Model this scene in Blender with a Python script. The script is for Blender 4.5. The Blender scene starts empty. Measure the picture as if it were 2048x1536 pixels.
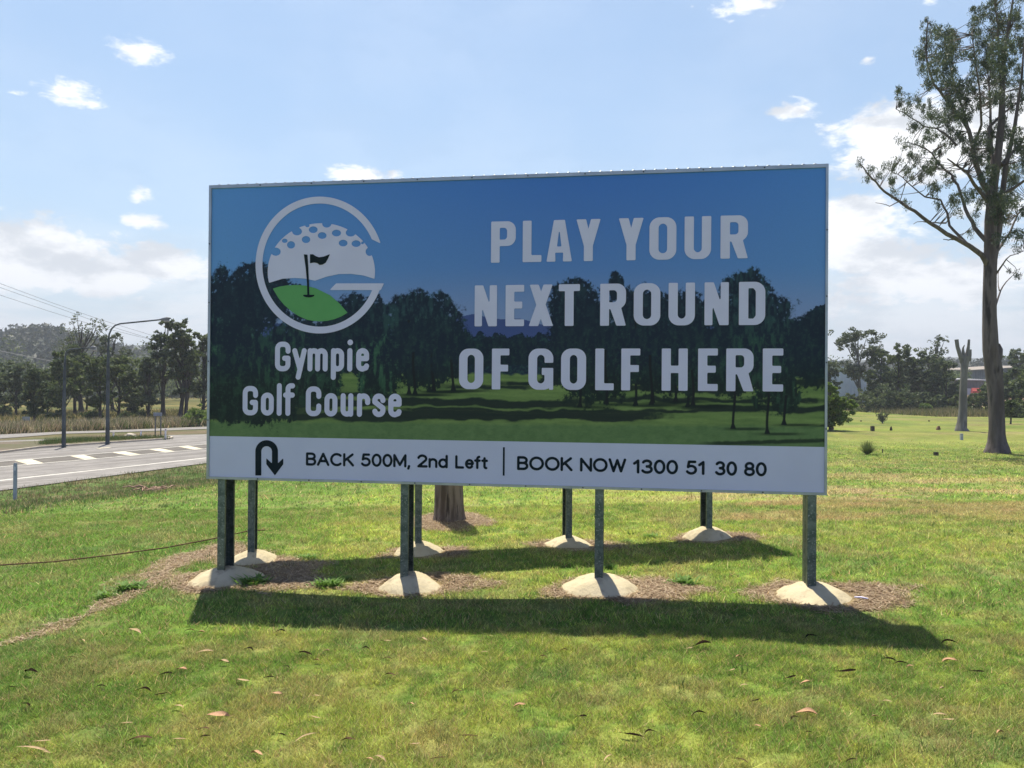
import bpy, math, random
import numpy as np
from mathutils import Vector, Matrix
R = math.radians
random.seed(7)
rng = np.random.default_rng(11)
scn = bpy.context.scene
col = scn.collection

# ------------------------------------------------------------------ camera
F = 1540.0
CAM = np.array([0.0, 0.0, 1.95])
PITCH, ROLL = R(0.295), R(0.4176)
cd = bpy.data.cameras.new("camera"); cam = bpy.data.objects.new("camera", cd); col.objects.link(cam)
cd.sensor_width = 36; cd.lens = F / 2048 * 36; cd.clip_start = 0.05; cd.clip_end = 6000
cam.matrix_world = Matrix.Translation(CAM) @ Matrix.Rotation(R(90) + PITCH, 4, 'X') @ Matrix.Rotation(ROLL, 4, 'Z')
scn.camera = cam

def ray(px, py):
    x = (px - 1024) / F; y = -(py - 768) / F
    cr, sr = math.cos(ROLL), math.sin(ROLL)
    X = cr * x - sr * y; Y = sr * x + cr * y
    cp, sp = math.cos(PITCH), math.sin(PITCH)
    return np.array([X, cp - sp * Y, sp + cp * Y])
def at(px, py, D):
    d = ray(px, py); return CAM + d * (D / d[1])

# ------------------------------------------------------------------ light
SUN_AZ, SUN_EL = R(-16), R(70.3)
sdir = Vector((math.sin(SUN_AZ) * math.cos(SUN_EL), math.cos(SUN_AZ) * math.cos(SUN_EL), math.sin(SUN_EL)))
sl = bpy.data.lights.new("sun", 'SUN'); sl.energy = 5.0; sl.angle = R(0.6); sl.color = (1.0, 0.93, 0.80)
so = bpy.data.objects.new("sun", sl); col.objects.link(so)
so.rotation_euler = sdir.to_track_quat('Z', 'Y').to_euler(); so.location = (0, 0, 60)

scn.view_settings.view_transform = 'Standard'; scn.view_settings.look = 'None'
scn.view_settings.gamma = 1; scn.view_settings.exposure = 0.80
scn.render.engine = 'CYCLES'
scn.cycles.max_bounces = 6; scn.cycles.transparent_max_bounces = 8; scn.cycles.volume_bounces = 0

w = bpy.data.worlds.new("World"); scn.world = w; w.use_nodes = True
class NT:
    def __init__(s, nt): s.nt = nt; s.n = nt.nodes; s.l = nt.links
    def new(s, t, **k):
        n = s.n.new(t)
        for a, b in k.items(): setattr(n, a, b)
        return n
    def put(s, sock, v):
        if v is None: return
        if isinstance(v, bpy.types.NodeSocket): s.l.new(v, sock)
        else: sock.default_value = v
    def math(s, op, a, b=None, c=None, clamp=False):
        n = s.new('ShaderNodeMath', operation=op, use_clamp=clamp)
        s.put(n.inputs[0], a); s.put(n.inputs[1], b); s.put(n.inputs[2], c); return n.outputs[0]
    def vec(s, op, a, b=None):
        n = s.new('ShaderNodeVectorMath', operation=op); s.put(n.inputs[0], a); s.put(n.inputs[1], b)
        return n.outputs['Value' if op in ('LENGTH', 'DOT_PRODUCT') else 'Vector']
    def noise(s, vec, scale, detail=4, rough=0.55, dist=0.0):
        n = s.new('ShaderNodeTexNoise'); s.put(n.inputs['Vector'], vec); n.inputs['Scale'].default_value = scale
        n.inputs['Detail'].default_value = detail; n.inputs['Roughness'].default_value = rough
        n.inputs['Distortion'].default_value = dist; return n.outputs['Fac']
    def mix(s, fac, a, b, blend='MIX'):
        n = s.new('ShaderNodeMix', data_type='RGBA', blend_type=blend)
        s.put(n.inputs[0], fac); s.put(n.inputs[6], a); s.put(n.inputs[7], b); return n.outputs[2]
    def mapr(s, v, a, b, c=0.0, d=1.0, smooth=True):
        n = s.new('ShaderNodeMapRange', interpolation_type='SMOOTHSTEP' if smooth else 'LINEAR')
        s.put(n.inputs[0], v)
        for i, q in enumerate((a, b, c, d)): n.inputs[i + 1].default_value = q
        return n.outputs[0]
    def xyz(s, v):
        n = s.new('ShaderNodeSeparateXYZ'); s.put(n.inputs[0], v); return n.outputs
    def comb(s, x, y, z):
        n = s.new('ShaderNodeCombineXYZ'); s.put(n.inputs[0], x); s.put(n.inputs[1], y); s.put(n.inputs[2], z); return n.outputs[0]

W = NT(w.node_tree); W.n.clear()
out = W.new('ShaderNodeOutputWorld'); bg = W.new('ShaderNodeBackground'); W.l.new(bg.outputs[0], out.inputs[0])
SKY_STRENGTH = 0.098
bg.inputs[1].default_value = SKY_STRENGTH
sky = W.new('ShaderNodeTexSky'); sky.sky_type = 'NISHITA'; sky.sun_disc = False
sky.sun_elevation = SUN_EL; sky.sun_rotation = SUN_AZ % (2 * math.pi)
sky.air_density = 1.0; sky.dust_density = 1.2; sky.ozone_density = 2.0
dirv = W.new('ShaderNodeTexCoord').outputs['Generated']
dx, dy, dz = W.xyz(dirv)
az = W.math('ARCTAN2', dx, dy); el = W.math('ARCSINE', dz)
ae = W.comb(az, el, 0.0)
def azel(px, py):
    d = ray(px, py); d = d / np.linalg.norm(d); return math.atan2(d[0], d[1]), math.asin(d[2])
CLOUDS = [(40, 510, 200, 85, 1.5), (190, 550, 150, 55, 1.4), (325, 530, 120, 48, 1.3), (140, 186, 62, 30, .85), (285, 105, 66, 30, .75),
          (285, 442, 52, 18, .75), (275, 395, 26, 26, .55), (30, 187, 24, 10, .5), (710, 350, 85, 26, .95), (785, 347, 22, 12, .7),
          (1490, 10, 105, 34, .8), (1575, 222, 70, 24, .7), (1735, 122, 16, 8, .6), (1815, 285, 165, 90, 1.6), (1700, 315, 60, 16, .8),
          (1960, 260, 150, 90, 1.3), (1700, 440, 120, 60, 1.3), (1740, 510, 150, 60, 1.3), (1880, 560, 250, 60, 1.3), (1980, 430, 90, 60, .7),
          (1760, 600, 230, 45, .8), (2100, 520, 200, 90, .8), (2250, 200, 200, 90, .9), (-260, 420, 200, 110, .9), (1860, 0, 22, 10, .6), (1385, 12, 14, 8, .6)]
fall = None
for cx, cy, rx, ry, st in CLOUDS:
    a, e = azel(cx, cy)
    d = W.vec('SUBTRACT', ae, (a, e, 0)); d = W.vec('MULTIPLY', d, (F / rx, F / ry, 0.0))
    ln = W.vec('LENGTH', d)
    v = W.math('MULTIPLY_ADD', ln, -st, st)
    fall = v if fall is None else W.math('MAXIMUM', fall, v)
# more broken cloud all round the rest of the sky (outside the view)
nv = W.vec('MULTIPLY', dirv, (1.0, 1.0, 2.2))
n1 = W.math('ADD', W.math('MULTIPLY', W.noise(nv, 13.0, 10, 0.66, 0.5), 0.62), W.math('MULTIPLY', W.noise(nv, 48.0, 8, 0.6, 0.3), 0.38))
n2 = W.noise(nv, 4.5, 5, 0.5)
low = W.mapr(el, R(13), R(2), 0.0, 1.0)
cl = W.math('ADD', fall, W.math('MULTIPLY', W.math('SUBTRACT', n1, 0.5), 3.0))
behind = W.mapr(dy, 0.35, -0.1, 0.0, 0.05)
cl = W.math('ADD', cl, behind)
cmask = W.mapr(cl, 0.12, 0.66)
streak = W.math('MULTIPLY', low, W.mapr(W.noise(W.vec('MULTIPLY', dirv, (1, 1, 5.0)), 7.0, 6, 0.6), 0.34, 0.60))
veil = W.math('MULTIPLY', W.mapr(n2, 0.3, 0.8, 0.0, 0.12), 1.0)
cmask = W.math('MAXIMUM', cmask, W.math('MULTIPLY', streak, 0.8))
cmask = W.math('MAXIMUM', cmask, veil)
cmask = W.math('MULTIPLY', cmask, 0.93)
n3 = W.noise(W.vec('ADD', nv, (0.0, 0.0, 0.05)), 9.0, 6, 0.6)
ccol = W.mix(W.mapr(n3, 0.38, 0.55), (4.85, 5.0, 5.2, 1), (8.2, 8.1, 8.0, 1))
horz = W.mapr(el, R(13), R(-1), 0.0, 0.60)
skyc = W.mix(horz, W.mix(1.0, sky.outputs[0], (.90, 1.0, .97, 1), 'MULTIPLY'), (4.0, 4.7, 5.25, 1))
skyc = W.mix(0.10, skyc, (4.2, 6.2, 9.6, 1))
fin = W.mix(cmask, skyc, ccol)
# sky dimmed overhead and, with a blue tint, behind camera to set fill light
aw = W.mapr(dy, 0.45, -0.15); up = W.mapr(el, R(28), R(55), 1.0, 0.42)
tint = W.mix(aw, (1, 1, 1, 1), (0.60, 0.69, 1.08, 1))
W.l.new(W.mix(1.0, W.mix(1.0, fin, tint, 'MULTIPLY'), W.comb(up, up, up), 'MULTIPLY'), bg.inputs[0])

# ------------------------------------------------------------------ helpers
def mat(name, rough=0.8, metal=0.0, spec=0.3):
    m = bpy.data.materials.new(name); m.use_nodes = True; T = NT(m.node_tree)
    b = T.n['Principled BSDF']; b.inputs['Roughness'].default_value = rough; b.inputs['Metallic'].default_value = metal
    b.inputs['Specular IOR Level'].default_value = spec
    return m, T, b
def noisy(name, c1, c2, scale=8.0, rough=0.85, metal=0.0, bump=0.0, bscale=None, detail=6, stretch=(1, 1, 1), lo=0.35, hi=0.65, spec=0.3, c3=None, s3=40.0):
    m, T, b = mat(name, rough, metal, spec)
    p = T.vec('MULTIPLY', T.new('ShaderNodeTexCoord').outputs['Object'], stretch)
    c = T.mix(T.mapr(T.noise(p, scale, detail), lo, hi), (*c1, 1), (*c2, 1))
    if c3: c = T.mix(T.mapr(T.noise(p, s3, 4), 0.55, 0.7), c, (*c3, 1))
    T.put(b.inputs['Base Color'], c)
    if bump:
        bn = T.new('ShaderNodeBump'); bn.inputs['Strength'].default_value = bump; bn.inputs['Distance'].default_value = 0.05
        T.put(bn.inputs['Height'], T.noise(p, bscale or scale * 3, 6, 0.65)); T.l.new(bn.outputs[0], b.inputs['Normal'])
    return m
def leafmat(name, c1, c2, trans=0.35, scale=1.0, attr=None, rough=0.6):
    m = bpy.data.materials.new(name); m.use_nodes = True; T = NT(m.node_tree); b = T.n['Principled BSDF']
    b.inputs['Roughness'].default_value = rough; b.inputs['Specular IOR Level'].default_value = 0.25
    if attr:
        c = T.new('ShaderNodeVertexColor', layer_name=attr).outputs[0]
    else:
        g = T.new('ShaderNodeNewGeometry')
        f = T.math('ADD', T.math('MULTIPLY', T.noise(g.outputs['Position'], scale, 3), 0.8), T.math('MULTIPLY', g.outputs['Random Per Island'], 0.45))
        c = T.mix(T.mapr(f, 0.35, 0.95), (*c1, 1), (*c2, 1))
    T.put(b.inputs['Base Color'], c)
    tr = T.new('ShaderNodeBsdfTranslucent'); T.put(tr.inputs[0], T.mix(0.5, c, (0.9, 1.0, 0.35, 1), 'MULTIPLY') if not attr else c)
    ms = T.new('ShaderNodeMixShader'); ms.inputs[0].default_value = trans
    T.l.new(b.outputs[0], ms.inputs[1]); T.l.new(tr.outputs[0], ms.inputs[2]); T.l.new(ms.outputs[0], T.n['Material Output'].inputs[0])
    return m
def link(name, me, m, parent=None):
    o = bpy.data.objects.new(name, me); col.objects.link(o)
    if m is not None and len(me.materials) == 0: me.materials.append(m)
    if parent is not None: o.parent = parent
    return o
def tag(o, label=None, cat=None, group=None, kind=None):
    if label: o['label'] = label
    if cat: o['category'] = cat
    if group: o['group'] = group
    if kind: o['kind'] = kind
    return o
def empty(name, loc, label=None, cat=None, group=None, rz=0.0):
    o = bpy.data.objects.new(name, None); col.objects.link(o); o.location = Vector([float(c) for c in loc]); o.rotation_euler.z = rz
    return tag(o, label, cat, group)
def npmesh(name, V, Fc, smooth=False, colors=None, cname='Col'):
    """V (n,3); Fc (m,k) constant k"""
    V = np.asarray(V, np.float32); Fc = np.asarray(Fc, np.int32); k = Fc.shape[1]
    me = bpy.data.meshes.new(name); me.vertices.add(len(V)); me.vertices.foreach_set('co', V.ravel())
    me.loops.add(Fc.size); me.loops.foreach_set('vertex_index', Fc.ravel())
    me.polygons.add(len(Fc)); me.polygons.foreach_set('loop_start', np.arange(0, Fc.size, k, dtype=np.int32))
    me.polygons.foreach_set('loop_total', np.full(len(Fc), k, np.int32))
    if smooth: me.polygons.foreach_set('use_smooth', np.ones(len(Fc), bool))
    if colors is not None:
        a = me.color_attributes.new(cname, 'FLOAT_COLOR', 'POINT')
        c4 = np.ones((len(V), 4), np.float32); c4[:, :3] = colors; a.data.foreach_set('color', c4.ravel())
    me.update(calc_edges=True); return me
class MB:
    def __init__(s): s.v = []; s.f = []; s.sm = []
    def add(s, vs, fs, smooth=False):
        o = len(s.v); s.v += [tuple(float(c) for c in v) for v in vs]
        for f in fs: s.f.append([i + o for i in f]); s.sm.append(smooth)
    def box(s, x0, x1, y0, y1, z0, z1, M=None):
        vs = [Vector((x, y, z)) for z in (z0, z1) for y in (y0, y1) for x in (x0, x1)]
        if M is not None: vs = [M @ v for v in vs]
        s.add(vs, [(0, 2, 3, 1), (4, 5, 7, 6), (0, 1, 5, 4), (2, 6, 7, 3), (0, 4, 6, 2), (1, 3, 7, 5)])
    def tube(s, pts, rad, n=8, cap=True, jit=None):
        pts = [np.array(p, float) for p in pts]; N = len(pts)
        if np.isscalar(rad): rad = [rad] * N
        vs = []; prev = None
        for i in range(N):
            t = pts[min(i + 1, N - 1)] - pts[max(i - 1, 0)]; t = t / (np.linalg.norm(t) + 1e-9)
            if prev is None:
                a = np.cross(t, [0, 1, 0.01]) if abs(t[1]) < 0.9 else np.cross(t, [1, 0, 0])
            else: a = prev - t * np.dot(prev, t)
            a = a / (np.linalg.norm(a) + 1e-9); prev = a; b = np.cross(t, a)
            for k in range(n):
                th = 2 * math.pi * k / n; r = rad[i] * (1 if jit is None else jit(i, k))
                vs.append(pts[i] + r * (a * math.cos(th) + b * math.sin(th)))
        fs = [(i * n + k, i * n + (k + 1) % n, (i + 1) * n + (k + 1) % n, (i + 1) * n + k) for i in range(N - 1) for k in range(n)]
        s.add(vs, fs, True)
        if cap: s.add(vs[-n:], [tuple(range(n))]); s.add(vs[:n], [tuple(range(n))[::-1]])
    def build(s, name, m, parent=None):
        me = bpy.data.meshes.new(name); me.from_pydata(s.v, [], s.f); me.polygons.foreach_set('use_smooth', s.sm); me.update()
        return link(name, me, m, parent)
# value noise
def vnoise(x, y, seed=0):
    x = np.asarray(x, float); y = np.asarray(y, float); xi = np.floor(x).astype(np.int64); yi = np.floor(y).astype(np.int64)
    fx = x - xi; fy = y - yi; fx = fx * fx * (3 - 2 * fx); fy = fy * fy * (3 - 2 * fy)
    def h(a, b):
        n = (a * 374761393 + b * 668265263 + seed * 2147483647) & 0xFFFFFFFF; n = ((n ^ (n >> 13)) * 1274126177) & 0xFFFFFFFF
        return ((n ^ (n >> 16)) & 0xFFFF) / 65535.0
    return (h(xi, yi) * (1 - fx) + h(xi + 1, yi) * fx) * (1 - fy) + (h(xi, yi + 1) * (1 - fx) + h(xi + 1, yi + 1) * fx) * fy
def fbm(x, y, seed=0, o=4):
    r = 0; a = 0.5; t = 0
    for i in range(o): r = r + a * vnoise(np.asarray(x) * 2 ** i, np.asarray(y) * 2 ** i, seed + i); t += a; a *= 0.5
    return r / t
def sstep(a, b, x):
    t = np.clip((np.asarray(x, float) - a) / (b - a), 0, 1); return t * t * (3 - 2 * t)
def lerp(a, b, t): return a + (b - a) * t

# ------------------------------------------------------------------ terrain
ZR = -1.05
RP0 = np.array([-14.2, 21.3]); RD = np.array([0.459, 0.888]); RN = np.array([0.888, -0.459])
def sroad(x, y): return (x - RP0[0]) * RN[0] + (y - RP0[1]) * RN[1]
def hgt(x, y):
    x = np.asarray(x, float); y = np.asarray(y, float)
    b = 0.022 * np.clip(x, -7, 7) + 0.012 * np.sin(x * 1.7 + y * 0.9) + 0.01 * np.sin(y * 2.3 - x * 0.6)
    b = lerp(b, -0.25 + 0.05 * np.sin(x * 0.13) * np.sin(y * 0.11), sstep(9, 26, y))
    s = sroad(x, y)
    # mower bank on the road side and the verge that drops to the road
    b = b - 0.10 * sstep(-3.2, -5.2, x) * sstep(16, 6, y)
    t = sstep(0.6, 11, s)
    rough = 0.05 * (fbm(x * 1.3, y * 1.3, 5) - 0.5) * sstep(0.6, 2.5, s) * sstep(9, 6, s)
    return lerp(ZR, b, t) + rough
def G(px, py, z=None):
    d = ray(px, py)
    if z is not None: return CAM + d * ((z - CAM[2]) / d[2])
    lo, prev = 1.0, None; t = 1.0
    while t < 400:
        p = CAM + d * t
        if p[2] < float(hgt(p[0], p[1])):
            a, b = t / 1.02, t
            for _ in range(25):
                m = (a + b) / 2; p = CAM + d * m
                if p[2] < float(hgt(p[0], p[1])): b = m
                else: a = m
            return CAM + d * b
        t *= 1.02
    return CAM + d * t

# sign frame in the world
TH = R(8.69); TX = np.array([math.cos(TH), -math.sin(TH)]); TN = np.array([-math.sin(TH), -math.cos(TH)])
S0 = np.array([0.0, 7.4])
def uv(px, py):
    d = ray(px, py); n3 = np.array([TN[0], TN[1], 0]); p0 = np.array([S0[0], S0[1], 0])
    t = np.dot(p0 - CAM, n3) / np.dot(d, n3); P = CAM + d * t
    return np.array([np.dot(P[:2] - S0, TX), P[2]])
UL = (uv(419, 371)[0] + uv(414, 957)[0]) / 2; UR = (uv(1656, 328)[0] + uv(1654, 991)[0]) / 2
ZT = (uv(419, 371)[1] + uv(1656, 328)[1]) / 2; ZB = (uv(414, 957)[1] + uv(1654, 991)[1]) / 2

# footings
FRONT = [(452, 1160, .40, 7.98), (812, 1160, .35, 7.72), (1198, 1160, .385, 7.42), (1618, 1165, .40, 7.12)]
front_u = [uv(438, 1140)[0], uv(806, 1140)[0], uv(1197, 1140)[0], uv(1625, 1150)[0]]; dome_u = [uv(441, 1140)[0], uv(814, 1140)[0], uv(1201, 1140)[0], uv(1636, 1150)[0]]
def su(u, off=0.0): return S0 + TX * u - TN * off      # off>0 : behind the board
foot_f = []
for (px, py, r, D), u in zip(FRONT, dome_u): p = su(u, 0.13); foot_f.append((p[0], p[1], r))
RA = at(506, 1105, 8.85); RB = at(1409, 1065, 9.75)
RT = (RB[:2] - RA[:2]); RL = np.linalg.norm(RT); RT = RT / RL; RTN = np.array([RT[1], -RT[0]])
foot_r = [(*(RA[:2] + RT * RL * k), r) for k, r in zip((-.004, 0.344, 0.679, 1.012), (.31, .33, .33, .33))]
FEET = foot_f + foot_r
STUMP = G(897, 1040)

def inpoly(x, y, poly):
    x = np.asarray(x); ins = np.zeros(x.shape, bool); n = len(poly)
    for i in range(n):
        x0, y0 = poly[i][:2]; x1, y1 = poly[(i + 1) % n][:2]
        c = ((y0 > y) != (y1 > y)) & (x < (x1 - x0) * (y - y0) / (y1 - y0 + 1e-12) + x0); ins ^= c
    return ins
def segd(x, y, a, b):
    ax, ay = a[:2]; bx, by = b[:2]; L = (bx - ax) ** 2 + (by - ay) ** 2
    t = np.clip(((x - ax) * (bx - ax) + (y - ay) * (by - ay)) / L, 0, 1)
    return np.hypot(x - ax - t * (bx - ax), y - ay - t * (by - ay))
bare_left = [G(*p) for p in ((300, 1160), (370, 1120), (440, 1095), (520, 1120), (600, 1135))]
edge_line = [G(*p) for p in ((340, 1150), (250, 1200), (150, 1240), (60, 1275), (-60, 1310), (-250, 1370))]
tee = [(G(1790, 884), 8.0, 2.6), (G(1860, 858), 16, 3.2), (G(2120, 875), 9, 3)]
def dirtmask(x, y):
    """bare soil and straw around footings 0..1"""
    n = fbm(x * 2.6, y * 2.6, 31, 4) - 0.5; m = np.zeros(np.shape(x))
    for i, (fx, fy, r) in enumerate(FEET):
        wx = 1.45 if i < 4 else 1.25; offx = 0.18 if i < 4 else 0.1
        d = np.hypot((x - fx - offx) / wx, (y - fy) * 1.15) / (r * (1.28 if i < 4 else 1.2)); m = np.maximum(m, sstep(1.3, 0.8, d + n * 1.0))
    for a, b in zip(bare_left[:-1], bare_left[1:]): m = np.maximum(m, 0.9 * sstep(0.36, 0.10, segd(x, y, a, b) + n * 0.6))
    for a, b in zip(edge_line[:-1], edge_line[1:]): m = np.maximum(m, 0.55 * sstep(0.15, 0.02, segd(x, y, a, b) + n * 0.42))
    d = np.hypot(x - STUMP[0] - 0.05, (y - STUMP[1]) * 0.8); m = np.maximum(m, sstep(0.75, 0.5, d + n * 0.5))
    return m
LUSH = np.array([.088, .165, .026]); YEL = np.array([.240, .285, .055]); MIDG = np.array([.130, .205, .036])
DRY = np.array([.30, .23, .115]); SOIL = np.array([.23, .165, .105]); BLUE = np.array([.110, .170, .075])
def lawncol(x, y):
    x = np.asarray(x, float); y = np.asarray(y, float); s = sroad(x, y)
    a = fbm(x * .55, y * .9, 1, 4); b = fbm(x * 3.1, y * 3.4, 9, 4); c = fbm(x * .12 + 5, y * .3, 17, 3)
    q = np.clip(0.50 + (a - .5) * 0.9 + (b - .5) * 0.8 + (c - .5) * 0.7 + (fbm(x * 11, y * 12, 15, 3) - .5) * 1.5, 0, 1)
    far = sstep(7.5, 9.5, y)
    leftg = sstep(-1.8, -3.6, x - (y - 6) * -0.05) * sstep(3.5, 5.5, y) * sstep(30, 14, y)
    q = q * (1 - 0.55 * leftg); q = np.clip(q + far * (1 - leftg) * 0.22, 0, 1.0)
    C = lerp(LUSH, MIDG, np.clip(q * 2, 0, 1)[..., None]); C = lerp(C, YEL, np.clip(q * 2 - 1, 0, 1)[..., None])
    bl = sstep(.62, .78, fbm(x * 1.7 + 40, y * 1.9, 23, 3)) * 0.25
    C = lerp(C, BLUE, bl[..., None])
    # dry thatch: foreground corner, streaks
    dr = sstep(.50, .72, fbm(x * 2.6 + 9, y * 3.1, 41, 5)) * 0.34 + sstep(4.8, 3.4, y) * 0.22 * sstep(.35, .6, b)
    st = sstep(.46, .62, fbm(x * .35, y * 1.3, 51, 4)) * sstep(9.5, 12, y) * sstep(30, 15, y) * sstep(1.0, 4, x) * 0.65
    st2 = 0.05 * sstep(24, 40, y) + 0.28 * sstep(24, 40, y) * sstep(.45, .6, fbm(x * .06, y * .35, 61, 4))
    C = lerp(C, DRY, np.clip(dr + st + st2, 0, 1)[..., None])
    for p, rx, ry in tee:
        C = lerp(C, YEL * 1.05, (0.35 * sstep(1.1, .8, np.hypot((x - p[0]) / rx, (y - p[1]) / ry)))[..., None])
    C = C * (1 - .24 * sstep(14, 34, y))[..., None] * (1 + .35 * (fbm(x * .09, y * .5, 101, 4) - .5) * sstep(14, 30, y))[..., None]  # far turf colour lowered to stand in for shade between blades
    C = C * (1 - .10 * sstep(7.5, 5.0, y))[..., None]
    # rough verge beside the road
    v = sstep(7.6, 6.2, s + (fbm(x * .8, y * .8, 71) - .5) * 2.5)
    vc = lerp(np.array([.085, .135, .035]), np.array([.20, .165, .095]), sstep(.50, .72, fbm(x * 1.3, y * 1.3, 81, 5))[..., None])
    C = lerp(C, vc, v[..., None])
    # paddock beyond the roads
    f = sstep(-9, -11, s); pc = lerp(np.array([.10, .105, .05]), np.array([.15, .12, .075]), sstep(.4, .6, fbm(x * .5, y * .5, 111, 4))[..., None]); pc2 = lerp(np.array([.075, .09, .025]), np.array([.20, .16, .06]), sstep(.35, .7, fbm(x * .08, y * .12, 91, 4))[..., None])
    pc = lerp(pc, pc2, sstep(-20, -26, s)[..., None]); C = lerp(C, pc, f[..., None])
    d = dirtmask(x, y) if np.size(x) else 0
    sc = lerp(SOIL, DRY, sstep(.3, .7, fbm(x * 9, y * 9, 99, 3))[..., None])
    return lerp(C, sc, (np.asarray(d) * .92)[..., None])
def axis(dense0, dense1, step, lo, hi, g=1.06):
    a = list(np.arange(dense0, dense1, step)); s = step; v = a[-1]
    while v < hi: s *= g; v += s; a.append(v)
    s = step; v = a[0]; pre = []
    while v > lo: s *= g; v -= s; pre.append(v)
    return np.array(pre[::-1] + a)
gx = axis(-7, 7, .07, -2200, 2200, 1.05); gy = axis(2.0, 12, .07, -400, 2600, 1.045)
X, Y = np.meshgrid(gx, gy); Z = hgt(X, Y)
ny, nx = X.shape; idx = np.arange(nx * ny).reshape(ny, nx)
Fq = np.stack([idx[:-1, :-1], idx[:-1, 1:], idx[1:, 1:], idx[1:, :-1]], -1).reshape(-1, 4)
XR, YR = X.ravel(), Y.ravel()
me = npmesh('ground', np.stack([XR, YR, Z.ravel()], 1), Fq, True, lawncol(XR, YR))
mg = bpy.data.materials.new('turf'); mg.use_nodes = True; T = NT(mg.node_tree); b = T.n['Principled BSDF']
b.inputs['Roughness'].default_value = 0.95; b.inputs['Specular IOR Level'].default_value = 0.1
vc = T.new('ShaderNodeVertexColor', layer_name='Col').outputs[0]; pos = T.new('ShaderNodeNewGeometry').outputs['Position']
pst = T.vec('MULTIPLY', pos, (1.0, 0.8, 1.0))
f1 = T.mapr(T.noise(pst, 30, 6, .7), .3, .7, .62, 1.3, False); f2 = T.mapr(T.noise(pst, 3.2, 7, .62), .3, .7, .78, 1.2, False); f3 = T.mapr(T.noise(pst, .35, 6, .6), .3, .7, .85, 1.15, False)
c = T.mix(1.0, vc, T.comb(f1, f1, f1), 'MULTIPLY'); c = T.mix(1.0, c, T.comb(f2, f2, f2), 'MULTIPLY'); c = T.mix(1.0, c, T.comb(f3, f3, f3), 'MULTIPLY')
T.put(b.inputs['Base Color'], c); bn = T.new('ShaderNodeBump'); bn.inputs['Strength'].default_value = .6; bn.inputs['Distance'].default_value = .03
T.put(bn.inputs['Height'], T.noise(pst, 22, 6, .7)); T.l.new(bn.outputs[0], b.inputs['Normal'])
tag(link('ground', me, mg), kind='structure')

# ------------------------------------------------------------------ roads on the plane ZR
def sheet(name, pts, z, m, parent=None, thick=0.0):
    mb = MB(); n = len(pts); top = [(p[0], p[1], z) for p in pts]
    mb.add(top, [tuple(range(n))])
    if thick: mb.add(top + [(p[0], p[1], z - thick) for p in pts], [(i, i + n, (i + 1) % n + n, (i + 1) % n) for i in range(n)])
    me = bpy.data.meshes.new(name); me.from_pydata(mb.v, [], mb.f); me.update()
    import bmesh
    bm = bmesh.new(); bm.from_mesh(me); bmesh.ops.triangulate(bm, faces=bm.faces[:]); bmesh.ops.recalc_face_normals(bm, faces=bm.faces[:])
    for f in bm.faces:
        if abs(f.normal.z) > .9 and f.normal.z < 0: f.normal_flip()
    bm.to_mesh(me); bm.free()
    return link(name, me, m, parent)
def gl(pts, ext0=60.0, ext1=20.0):
    P = [G(x, y, ZR)[:2] for x, y in pts]; a = P[0] - P[1]; a /= np.linalg.norm(a); b_ = P[-1] - P[-2]; b_ /= np.linalg.norm(b_)
    return [P[0] + a * ext0] + P + [P[-1] + b_ * ext1]
asphalt = noisy('asphalt', (.20, .188, .178), (.25, .236, .222), 1.2, .9, bump=.2, bscale=60, c3=(.175, .165, .155), s3=3.0)
def wear(m, dark_c, amt, sc=(1.6, .06)):
    T = NT(m.node_tree); b = T.n['Principled BSDF']; src = b.inputs['Base Color'].links[0].from_socket; p = T.new('ShaderNodeNewGeometry').outputs['Position']
    a = T.vec('DOT_PRODUCT', p, (RN[0], RN[1], 0)); t = T.vec('DOT_PRODUCT', p, (RD[0], RD[1], 0))
    f = T.mapr(T.noise(T.comb(T.math('MULTIPLY', a, sc[0]), T.math('MULTIPLY', t, sc[1]), 0.0), 1.0, 5, .6), .45, .68, 0, amt)
    c = T.mix(f, src, (*dark_c, 1)); g = T.mapr(T.noise(T.comb(a, t, 0.0), 3.0, 8, .7), .60, .66, 0, amt * .8); T.put(b.inputs['Base Color'], T.mix(g, c, (*dark_c, 1)))
wear(asphalt, (.125, .115, .105), .75)
asphalt2 = noisy('old_asphalt', (.17, .16, .15), (.24, .225, .21), 1.6, .9, bump=.2, bscale=60)
sealm = noisy('median_seal', (.105, .095, .085), (.15, .137, .12), 2.2, .9, bump=.2, bscale=60)
white = noisy('road_paint', (.55, .53, .48), (.66, .64, .58), 5, .7)
yel = noisy('faded_chevron_paint', (.58, .52, .36), (.66, .60, .46), 2.0, .7)
near = gl([(0, 983), (131, 965.6), (267, 947), (412, 927.7)])
farp = gl([(0, 882.5), (123, 878.5), (205, 875.8), (308, 872.3), (412, 869.2)])
tag(sheet('road', near + farp[::-1], ZR + .03, asphalt), kind='structure')
def strip(pts, wd):
    P = [np.array(p) for p in pts]; L = []; Rr = []
    for i, p in enumerate(P):
        t = P[min(i + 1, len(P) - 1)] - P[max(i - 1, 0)]; t /= np.linalg.norm(t); n = np.array([-t[1], t[0]]); L.append(p + n * wd / 2); Rr.append(p - n * wd / 2)
    return L + Rr[::-1]
wear(white, (.25, .235, .215), .55); wear(yel, (.24, .215, .17), .6)
ln = gl([(0, 963), (174, 944), (412, 917.4)]); tag(sheet('edge_line', strip(ln, .17), ZR + .034, white), kind='structure')
lo_l = gl([(0, 936), (205, 918.4), (412, 899)]); up_l = gl([(0, 925), (143.5, 913.3), (267, 903), (412, 889.7)])
tag(sheet('road_median', lo_l + up_l[::-1], ZR + .034, sealm), kind='structure')
tag(sheet('median_line', strip(lo_l, .15), ZR + .042, white), kind='structure')
tag(sheet('median_line', strip(up_l, .13), ZR + .042, white), kind='structure')
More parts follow.
